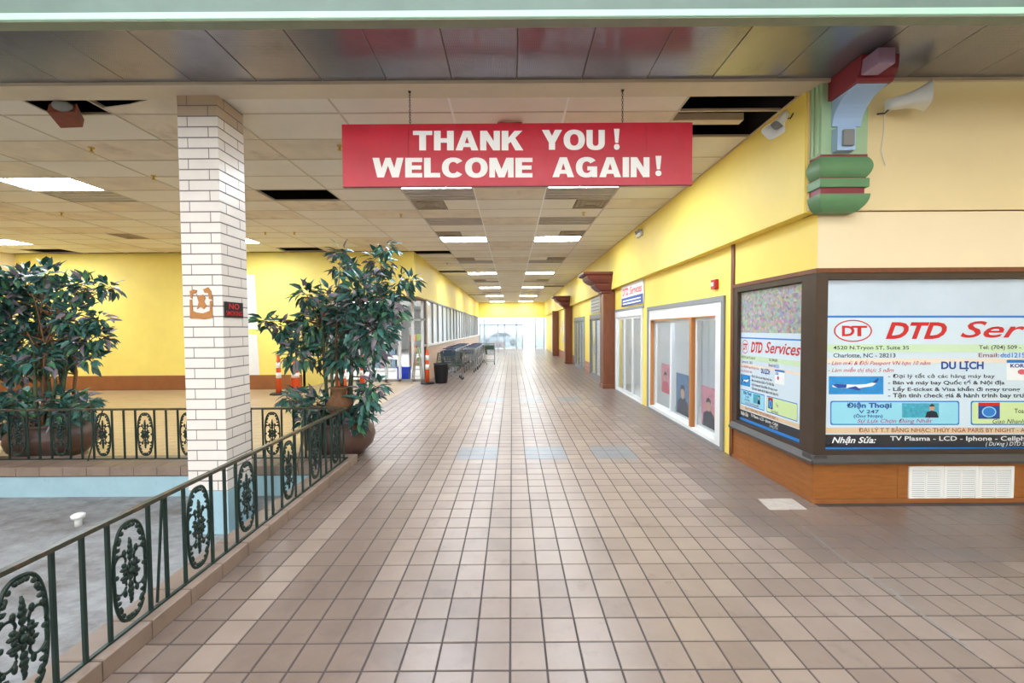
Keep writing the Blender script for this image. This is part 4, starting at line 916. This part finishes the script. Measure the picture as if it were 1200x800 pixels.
# ---- glass shop doors along the corridor
def shop_door(n, y0, y1, h, frame, lab, light=False):
    d = sroot('door_%d' % n, lab)
    fr = B(); fr.box(HW-.025, HW+.08, y0, y0+.1, 0, h); fr.box(HW-.025, HW+.08, y1-.1, y1, 0, h); fr.box(HW-.025, HW+.08, y0+.1, y1-.1, h-.16, h); fr.box(HW-.02, HW+.08, y0+.1, y1-.1, 0, .03); fr.build('frame', frame, d)
    a, c = y0+.1, y1-.1; k = 3 if c-a > 2 else 2
    for i in range(k):
        o = glazed(d, a+(c-a)*i/k+.005, a+(c-a)*(i+1)/k-.005, .03, h-.16, HW+.01, frame, 0.06, M_glass_t, 'leaf_door')
        if i < 2: B().tube([(HW-.03, a+(c-a)/k*(1+(0.06 if i else -0.06)), 0.85), (HW-.05, a+(c-a)/k*(1+(0.06 if i else -0.06)), 0.95), (HW-.05, a+(c-a)/k*(1+(0.06 if i else -0.06)), 1.15), (HW-.03, a+(c-a)/k*(1+(0.06 if i else -0.06)), 1.25)], 0.012, 6).build('handle', M_alu, o)
    return d
shop_door(1, 9.68, 12.2, 2.26, M_whitealu, 'white framed glass shop doors below the DTD board'); shop_door(2, 14.2, 16.2, 2.3, M_greyfr, 'grey framed glass shop doors below the grey board'); shop_door(3, 17.4, 20.2, 2.3, M_greyfr, 'grey framed glass shop doors beside the second pilaster')
b = B(); b.box(HW-.03, HW, 9.6, 12.25, 2.26, 2.33); struct('trim_7', b, M_greyfr)
# boards over the doors
sb = thing('shop_board', 'white and blue DTD Services board over the white shop doors', 'sign', (HW-.03, 10.5, 2.38))
a = onX(754, 327, HW-.03); c = onX(729, 366, HW-.03); za, zb = 2.97-.04, 2.38
BX(HW-.04, HW-.005, a.y, c.y, zb, za).build('panel', M_white, sb); BX(HW-.043, HW-.04, a.y, c.y, zb, zb+.22).build('blue_band', P_blue, sb)
fb = lambda u, w: (HW-.046, c.y+(a.y-c.y)*u, zb+(za-zb)*w)
lettering('DTD', .06, .36, .5, .85, fb, P_red, sb, .03); lettering('Services', .42, .96, .5, .85, fb, P_red, sb, .01, .3); lettering('TAX - IMMIGRATION', .06, .94, .22, .32, fb, P_wh, sb) if False else None
for i in range(2): B().poly([fb(.08, .08+.14*i), fb(.92, .08+.14*i), fb(.92, .14+.14*i), fb(.08, .14+.14*i)]).build('print_line', P_wh, sb)
sb2 = thing('shop_board', 'grey and white notice board over the grey shop doors', 'sign', (HW-.03, 15, 2.4)); BX(HW-.04, HW-.005, 14.25, 15.9, 2.36, 2.93).build('panel', mat('pale_grey_board', (206, 206, 204), 0.5), sb2)
for i in range(4): BX(HW-.044, HW-.04, 14.4, 15.75, 2.43+.12*i, 2.47+.12*i).build('print_line', M_greyfr, sb2)
# pilasters
def pilaster(y, lab, first):
    t = thing('wood_pilaster', lab, 'pilaster', (2.85, y+.2, 0))
    B().cbox(2.71, HW-.022, y, y+.42, 0, 2.9, 0.01).build('shaft', M_brown, t); B().cbox(2.69, HW-.022, y-.02, y+.44, 0, 0.12, 0.01).build('base', M_brown, t)
    st = [(0.0, 2.82), (0.05, 2.84), (0.05, 2.88), (0.14, 2.93), (0.22, 3.01), (0.26, 3.06), (0.26, 3.1), (0.36, 3.14), (0.46, 3.22), (0.5, 3.29), (0.5, 3.33), (0.6, 3.36), (0.62, 3.39), (0.62, 3.43)]
    b = B(); hw = 2.70
    for (o, z) in st: b.v += [(FW-.002, y-o*.45, z), (hw-o, y-o*.45, z), (hw-o, y+.42+o*.45, z), (FW-.002, y+.42+o*.45, z)]
    for j in range(len(st)-1):
        for q in range(3): b.face([4*j+q, 4*j+q+4, 4*j+q+5, 4*j+q+1])
    k = len(st)-1; b.face([0, 1, 2, 3]); b.face([4*k+3, 4*k+2, 4*k+1, 4*k]); b.build('capital', M_maroon, t)
pilaster(12.25, 'brown wooden pilaster with flared capital beside the white shop doors', 1); pilaster(21.0, 'brown wooden pilaster with flared capital beyond the grey shop doors', 0)
B().cbox(2.66, HW-.022, 27, 27.4, 0, 2.94, 0.01).build('wood_pilaster', M_brown, label='plain brown pilaster beside the pale far door', cat='pilaster')
# tile wainscot and far details
wn = sroot('baseboard_right', 'reddish tile skirting along the far right wall')
for (y0, y1) in ((12.72, 14.15), (16.25, 17.35), (20.25, 20.95), (21.5, 26.95)):
    nn = max(1, int((y1-y0)/.3))
    for r_ in range(3):
        for i in range(nn): B().cbox(HW-.02, HW+.01, y0+(y1-y0)*i/nn+.004, y0+(y1-y0)*(i+1)/nn-.004, r_*.15+.004, r_*.15+.146, .003).build('tile', mat('red_brown_tile', (176, 118, 92), 0.45, noise=0.15), wn)
t = thing('notice_frame', 'narrow dark framed notice beyond the second pilaster', 'frame', (HW, 22.3, 1.4)); BX(HW-.03, HW, 21.6, 22.9, 1.2, 2.6).build('frame', M_brown, t); BX(HW-.034, HW-.03, 21.75, 22.75, 1.3, 2.5).build('notice', M_diffus, t)
for i, (y, z, w_, h_, c_) in enumerate(((24, 1.5, .5, .5, (230, 226, 220)), (24.9, 1.7, .45, .6, (214, 190, 190)), (25.7, 1.4, .4, .5, (236, 232, 226)), (24.4, .95, .5, .4, (200, 200, 214)))):
    BX(HW-.006, HW-.001, y, y+w_, z, z+h_).build('flyer', mat('flyer_%d' % i, c_, 0.6), label=('white flyer on the far yellow wall', 'pinkish flyer on the far yellow wall', 'small white flyer beside the plain pilaster', 'low bluish flyer on the far yellow wall')[i], cat='flyer')
d = sroot('door_4', 'pale door near the far entrance'); BX(HW-.03, HW+.02, 28.2, 31.5, 0, 2.6).build('leaf_door', M_white, d); BX(HW-.035, HW-.03, 29.8, 29.84, 0, 2.6).build('joint', M_greyfr, d)
for z in (1.1, 1.9): BX(HW-.05, HW-.03, 29, 29.3, z, z+.15).build('plate', M_dark, d)
# fire alarm, emergency light
p = onX(839.5, 333, HW); fa = thing('fire_alarm', 'red fire alarm strobe on the yellow wall above the sliding window', 'fire alarm', (HW, p.y, p.z))
B().cbox(HW-.05, HW, p.y-.07, p.y+.07, p.z-.07, p.z+.07, .006).build('box', mat('alarm_red', (190, 24, 30), 0.4), fa); B().cbox(HW-.065, HW-.05, p.y-.035, p.y+.035, p.z-.03, p.z+.03, .004).build('strobe', M_white, fa)
p = onX(751, 275, FW); em = thing('emergency_light', 'small twin emergency light on the yellow fascia', 'emergency light', (FW, p.y, p.z)); B().cbox(FW-.06, FW, p.y-.16, p.y+.16, p.z-.05, p.z+.05, .008).build('box', M_whitealu, em)
for s_ in (-1, 1): B().lathe([(.03, 0), (.055, .05), (.055, .07)], (FW-.06, p.y+s_*.1, p.z+.03), 12).build('lamp', M_alu, em, True)
# sprinklers
def sprinkler(px, py):
    p = onZ(px, py, CEIL); t = thing('sprinkler', 'small brass sprinkler head under the ceiling', 'sprinkler', (p.x, p.y, CEIL), 'sprinkler heads')
    B().lathe([(.035, 0), (.035, -.006)], (p.x, p.y, CEIL), 12).build('escutcheon', M_brass, t); B().lathe([(.012, 0), (.012, -.05), (.028, -.052), (.028, -.056)], (p.x, p.y, CEIL), 10).build('head', M_brass, t)
for q in ((107, 173), (180, 206), (72, 249), (398, 171), (470, 251), (684, 249), (311, 272), (345, 272), (524, 308), (647, 306)): sprinkler(*q)
# ================================================================== LEFT CORRIDOR SIDE
wl = sroot('wall_left_base', 'pale tiled low wall under the corridor windows')
BX(-3.12, -2.96, 14.3, 37, 0, 1.2).build('core', M_grout, wl)
pmx = B().cbox(-0.01, 0.02, -.146, .146, 0, .146, .003).mesh('wall_tile', M_peach)
for r_ in range(8):
    for i in range(36): link('wall_tile', pmx, wl, loc=(-2.965, 14.46+.3*i, r_*.15+.002))
BX(-2.96, -2.945, 25.2, 37, 0, 1.2).build('far_tiles', M_peach, wl)
w4 = sroot('window_4', 'long row of tall narrow windows along the corridor'); BX(-3.1, -2.9, 14.3, 37, 1.2, 1.28).build('sill', M_white, w4); BX(-3.1, -2.93, 14.3, 37, 2.78, 2.84).build('head_rail', M_greyfr, w4)
i = 0; y = 14.3
while y < 36.9:
    BX(-3.05, -2.94, y, y+.1, 1.28, 2.78).build('mullion', M_greyfr, w4)
    BX(-3.0, -2.99, y+.09, min(y+1.13, 37), 1.28, 2.78).build('pane', M_frost, w4); y += 1.13
# store entry glazing
st = sroot('door_5', 'glazed store entrance under the fascia')
def post(x, w_=.07, m=M_whitealu): BX(x-w_/2, x+w_/2, 14.2, 14.28, 0, 2.78).build('post', m, st)
xs = [-6.3, -5.3, -4.35]+[onY(p, 400, 14.2).x for p in (468, 483.5, 495)]
for x in xs: post(x, 0.09)
xw = onY(500, 400, 14.2).x; BX(xw, -2.94, 14.15, 14.3, 0, 2.78).build('timber_panel', mat('pale_timber', (178, 152, 120), 0.6, noise=0.2, scale=6, stretch=(4, 4, .6)), st)
BX(-6.4, xw, 14.2, 14.28, 2.1, 2.16).build('transom', M_alu, st); BX(-6.4, xw, 14.2, 14.28, 0, .08).build('threshold', M_alu, st)
for i in range(len(xs)-1): BX(xs[i]+.045, xs[i+1]-.045, 14.235, 14.245, .08, 2.78).build('pane', M_glass, st)
struct('floor_store', BX(-14, -3.15, 14.3, 37, -.1, 0), M_conc); struct('wall_store_back', BX(-14, -3.1, 36.9, 37, 0, 3.6), M_shopwall); struct('wall_store_left', BX(-14.1, -14, 14.3, 37, 0, 3.6), M_shopwall); struct('ceiling_store', BX(-14, -3.1, 14.3, 37, 3.5, 3.6), M_shopwall)
struct('wall_store_front', BX(-14.1, -6.4, 14.2, 14.3, 0, 3.6), M_shopwall); struct('wall_store_over', BX(-6.4, -3.1, 14.29, 14.35, 2.78, 3.6), M_shopwall)
for i, (x, y) in enumerate(((-5, 17), (-5, 22), (-5, 28), (-9, 19), (-9, 26))):
    t = thing('added_store_panel', 'added white light panel inside the glazed store', 'ceiling light', (x, y, 3.5), 'added light panels inside the store'); BX(x-.6, x+.6, y-.9, y+.9, 3.47, 3.49).build('diffuser', M_shopfill, t); BX(x-.64, x+.64, y-.94, y+.94, 3.485, 3.5).build('frame', M_white, t)  # lamp panels put in, out of sight, to brighten the store
for i, (x0, y, w_, c_) in enumerate(((-6.2, 17.5, 1.4, (150, 150, 146)), (-4.6, 18.4, 1.2, (176, 110, 84)), (-8, 19.5, 1.6, (120, 128, 120)))):
    t = thing('store_shelf', ('grey', 'reddish', 'greenish')[i]+' stocked shelf rack inside the glazed store', 'shelf', (x0+w_/2, y, 0))
    for sx in (x0, x0+w_-.04): BX(sx, sx+.04, y, y+.4, 0, 1.9).build('upright', M_alu, t)
    for z in (.15, .7, 1.25, 1.8):
        BX(x0+.04, x0+w_-.04, y, y+.4, z, z+.03).build('shelf', M_alu, t)
        if z < 1.7:
            k = 0; xx = x0+.08
            while xx < x0+w_-.3:
                s_ = rnd.uniform(.16, .26); B().cbox(xx, xx+s_, y+.05, y+.35, z+.03, z+.03+rnd.uniform(.2, .42), .006).build('stock_box', mat('stock_%d_%d' % (i, k % 3), tuple(min(255, int(v*rnd.uniform(.7, 1.3))) for v in c_), .6), t); xx += s_+.02; k += 1
# blue bin, step ladder by the entrance
bb = thing('blue_crate', 'bright blue plastic crate behind the store entrance glass', 'crate', (-3.75, 14.6, 0)); p = onY(473.5, 446, 14.6)
cr = B(); cr.box(p.x-.2, p.x+.2, 14.45, 14.48, .03, .46); cr.box(p.x-.2, p.x+.2, 14.75, 14.78, .03, .46); cr.box(p.x-.2, p.x-.17, 14.48, 14.75, .03, .46); cr.box(p.x+.17, p.x+.2, 14.48, 14.75, .03, .46); cr.box(p.x-.2, p.x+.2, 14.45, 14.78, 0, .03); cr.build('shell', mat('bright_blue', (28, 66, 200), .4), bb)
BX(p.x-.22, p.x+.22, 14.43, 14.8, .44, .48).build('rim', mat('bright_blue', (28, 66, 200), .4), bb)
ld = thing('step_ladder', 'aluminium step ladder standing at the store entrance', 'ladder', (-3.2, 13.9, 0)); a = onY(489, 446, 13.9).x
for sx in (a-.16, a+.16): B().tube([(sx, 13.75, 0), (sx*.3+a*.7, 14.0, 1.15)], .02, 6).build('rail', M_alu, ld); B().tube([(sx, 14.13, 0), (sx*.3+a*.7, 14.02, 1.15)], .015, 6).build('rear_leg', M_alu, ld)
for k in range(4):
    f_ = .2+.2*k; hw = .16*(1-.7*f_)*.95; BX(a-hw, a+hw, 13.75+.25*f_-.04, 13.75+.25*f_+.04, 1.15*f_-.012, 1.15*f_+.012).build('step', M_alu, ld)
# delineators and cones
def delineator(x, y, lab, h=1.05, wide=False, grp=None):
    t = thing('traffic_delineator', lab, 'traffic post', (x, y, 0), grp); o = (x, y, 0)
    if wide: B().cbox(x-.2, x+.2, y-.2, y+.2, 0, .04, .01).build('base', M_orange, t); r0, r1 = .15, .05
    else: B().lathe([(.24, 0), (.24, .03), (.2, .05), (.08, .06)], o, 8).build('base', M_dark, t); r0, r1 = .075, .05
    f_ = lambda s_: r0+(r1-r0)*s_
    B().lathe([(f_(0), .04), (f_(.86), .86*h), (f_(.9)*.8, .9*h), (f_(.95)*.8, .97*h), (.03, h)], o, 14).build('post', M_orange, t, True)
    for s_ in (.42, .68): B().lathe([(f_(s_)+.003, s_*h), (f_(s_+.14)+.003, (s_+.14)*h)], o, 14).build('reflective_band', M_refl, t, True)
def at(px, py): return onZ(px, py, 0)
p = at(327, 462); delineator(p.x, p.y, 'slim orange delineator post on a dark base near the brick column', 1.1)
p = at(346.5, 459); delineator(p.x, p.y, 'orange traffic cone with white bands before the yellow wall', 1.0, True)
p = at(401, 460); delineator(p.x, p.y, 'orange traffic cone half hidden behind the corner tree', 1.0, True)
p = at(425, 458); delineator(p.x, p.y, 'slim orange delineator post behind the corner tree', 1.1)
p = at(501, 449.5); delineator(p.x, p.y, 'orange delineator post beside the black bin', 1.15)
# black bin
p = at(517, 448.5); bn = thing('trash_bin', 'round black plastic bin in front of the shopping carts', 'bin', (p.x, p.y, 0))
B().lathe([(.19, 0), (.2, .02), (.235, .6), (.25, .62), (.25, .66), (.22, .66), (.2, .1)], (p.x, p.y, 0), 20).build('body', M_dark, bn, True)
for j in range(10):
    an = 2*math.pi*j/10; B().tube([(p.x+.2*math.cos(an), p.y+.2*math.sin(an), .05), (p.x+.238*math.cos(an), p.y+.238*math.sin(an), .58)], .008, 4).build('rib', M_dark, bn)
# shopping carts
def cart(label, group, mw=M_steel, mb=M_cartb):
    t = thing('shopping_cart', label, 'shopping cart', (0, 0, 0), group)
    w0, w1 = .2, .27; y0, y1 = -.42, .42; z0, z1 = .5, .95
    def c(u, v, s_):      # u across -1..1, v along 0..1, s height 0..1
        hw = (w0+(w1-w0)*s_)*(.82+.18*v); return (u*hw, y1+(y0-y1)*v+(.06*(1-s_) if v < .5 else 0), z0+(z1-z0)*s_+.06*(v-.5)*(1-s_)*-1)
    b = B()
    for k in range(6):
        s_ = k/5; b.tube([c(-1, 0, s_), c(1, 0, s_), c(1, 1, s_), c(-1, 1, s_)], .008 if k in (0, 5) else .0045, 4, closed=True)
    for k in range(13):
        v = k/12
        for u in (-1, 1): b.tube([c(u, v, 0), c(u, v, 1)], .0045, 4)
        b.tube([c(-1, v, 0), c(1, v, 0)], .0045, 4)
    for k in range(1, 7):
        u = -1+2*k/7
        for v in (0, 1): b.tube([c(u, v, 0), c(u, v, 1)], .0045, 4)
        b.tube([c(u, 0, 0), c(u, 1, 0)], .0045, 4)
    b.build('basket', mw, t)
    f_ = B()
    for u in (-1, 1):
        f_.tube([(u*.27, -.52, 1.02), (u*.26, -.40, .8), (u*.25, -.36, .45), (u*.25, -.40, .16)], .014, 6); f_.tube([(u*.25, -.40, .2), (u*.2, .42, .17)], .014, 6); f_.tube([(u*.2, .42, .17), (u*.19, .2, .5)], .012, 6)
    f_.tube([(-.25, -.38, .2), (.25, -.38, .2)], .012, 6); f_.tube([(-.2, .4, .17), (.2, .4, .17)], .012, 6); f_.build('frame', M_steel, t, True)
    B().tube([(-.27, -.52, 1.02), (.27, -.52, 1.02)], .02, 8).build('handle', mb, t, True)
    BX(-.23, .23, -.40, -.385, .72, .95).build('child_seat', mb, t)
    r_ = B()
    for k in range(5): r_.tube([(-.2+.1*k, -.36, .2), (-.17+.085*k, .38, .18)], .005, 4)
    r_.build('lower_rack', M_steel, t)
    for u, yy in ((-.24, -.40), (.24, -.40), (-.19, .40), (.19, .40)):
        bw_ = B(); n = 14; rr_ = .06
        bw_.prism([(yy+rr_*math.cos(2*math.pi*j/n), .06+rr_*math.sin(2*math.pi*j/n)) for j in range(n)], 'x', u-.013, u+.013); o = bw_.build('wheel', M_dark, t); BX(u-.022, u+.022, yy-.012, yy+.012, .06, .17).build('caster_fork', M_steel, o)
    return t
c0 = cart('grey wire shopping cart nested in the row by the corridor windows', 'nested shopping carts', M_steel, mat('slate_plastic', (72, 82, 104), .5))
spots = []
for i in range(8): spots.append((-2.55+rnd.uniform(-.02, .02), 17.2+i*.6, math.pi, 0))
for i in range(8): spots.append((-1.75+rnd.uniform(-.03, .03), 17.3+i*.66, math.pi+.06, 0))
for i, (x, y, a, _) in enumerate(spots):
    o = c0 if i == 0 else copy_tree(c0); o.location = (x, y, 0)
    j = i if i < 8 else i-8
    o['label'] = 'grey shopping cart, %s of the nested row %s from the bin' % (('first', 'second', 'third', 'fourth', 'fifth', 'sixth', 'seventh', 'last')[j], 'against the low wall' if i < 8 else 'on the aisle side'); o.rotation_euler = (0, 0, a)
cg_ = cart('green wire shopping cart standing apart beyond the nested row', None, M_cartg, M_cartg); p = at(574, 427.5); cg_.location = (p.x, p.y+.4, 0); cg_.rotation_euler = (0, 0, math.pi+.1)
cg2 = cart('green wire shopping cart standing behind the black bin', None, M_cartg, M_dark); p = at(522, 447); cg2.location = (-2.22, 14.75, 0); cg2.rotation_euler = (0, 0, math.pi/2+.25)
cg3 = cart('blue shopping cart parked against the low tiled wall behind the bin', None, M_cartb, M_cartb); cg3.location = (-2.5, 16.05, 0); cg3.rotation_euler = (0, 0, math.pi)
# ================================================================== FAR END
ew = B(); ew.box(-3.2, 3.2, 37.0, 37.2, 2.83, 4.15); struct('wall_end', ew, M_yel)
M_endfr = mat('pale_blue_frame', (176, 192, 204), .4); M_haze = glass('washed_out_glass', (226, 236, 244), haze=0.35, hazecol=(214, 226, 236))  # pane haze stands in for glare bleaching the view outside
en = sroot('door_6', 'glazed exit at the far end of the corridor with one open leaf')
BX(-2.95, HW, 37.02, 37.12, 2.7, 2.83).build('header', M_white, en); BX(-2.95, 0.95, 37.02, 37.12, 2.1, 2.18).build('transom', M_greyfr, en)
for x in (-2.9, -2.45, -1.25, -0.65, 0.4, 0.95, 2.1, 2.88): BX(x-.06, x+.06, 37.02, 37.12, 0, 2.7).build('mullion', M_endfr, en)
for x0, x1 in ((-2.86, -2.49), (-2.41, -1.29), (-1.21, -.69), (-.61, .36), (.44, .91), (2.14, 2.84)): BX(x0, x1, 37.06, 37.075, .05, 2.1 if x1 < 1 else 2.7).build('pane', M_haze, en)
BX(-2.86, .91, 37.06, 37.075, 2.18, 2.7).build('pane', M_haze, en)
struct('ground_outside', BX(-40, 40, 37.2, 120, -.2, -.01), M_conc)
# car parked outside
cr_ = thing('parked_car', 'pale car parked outside the far exit', 'car', (0.1, 43.5, 0)); X, Y = -1.25, 43.5
pr = [(-2.1, .35), (-2.15, .7), (-1.9, .85), (-1.1, .95), (-.6, 1.4), (.7, 1.42), (1.3, .98), (2.05, .9), (2.15, .6), (2.1, .35)]
b = B(); b.prism([(X+u, z) for u, z in pr], 'y', Y, Y+1.7); b.build('body', mat('car_silver', (206, 208, 210), .3, metal=.2), cr_)
b = B(); b.prism([(X-.98, .97), (X-.55, 1.34), (X+.66, 1.36), (X+1.15, 1.0)], 'y', Y-.01, Y); b.build('side_window', M_dark, cr_)
for u in (-1.35, 1.35):
    b = B(); b.prism([(X+u+.33*math.cos(2*math.pi*j/18), .33+.33*math.sin(2*math.pi*j/18)) for j in range(18)], 'y', Y-.04, Y+.2); o = b.build('wheel', M_dark, cr_)
    b = B(); b.prism([(X+u+.18*math.cos(2*math.pi*j/14), .33+.18*math.sin(2*math.pi*j/14)) for j in range(14)], 'y', Y-.06, Y-.04); b.build('hub', M_alu, o)
t = thing('planter_box', 'orange brick planter outside the far exit', 'planter', (-1.2, 40, 0)); BX(-2.0, -.7, 40, 40.5, 0, .5).build('box', mat('orange_brick', (196, 120, 84), .7, noise=.2), t); BX(-1.95, -.75, 40.05, 40.45, .5, .52).build('soil', M_soil, t)
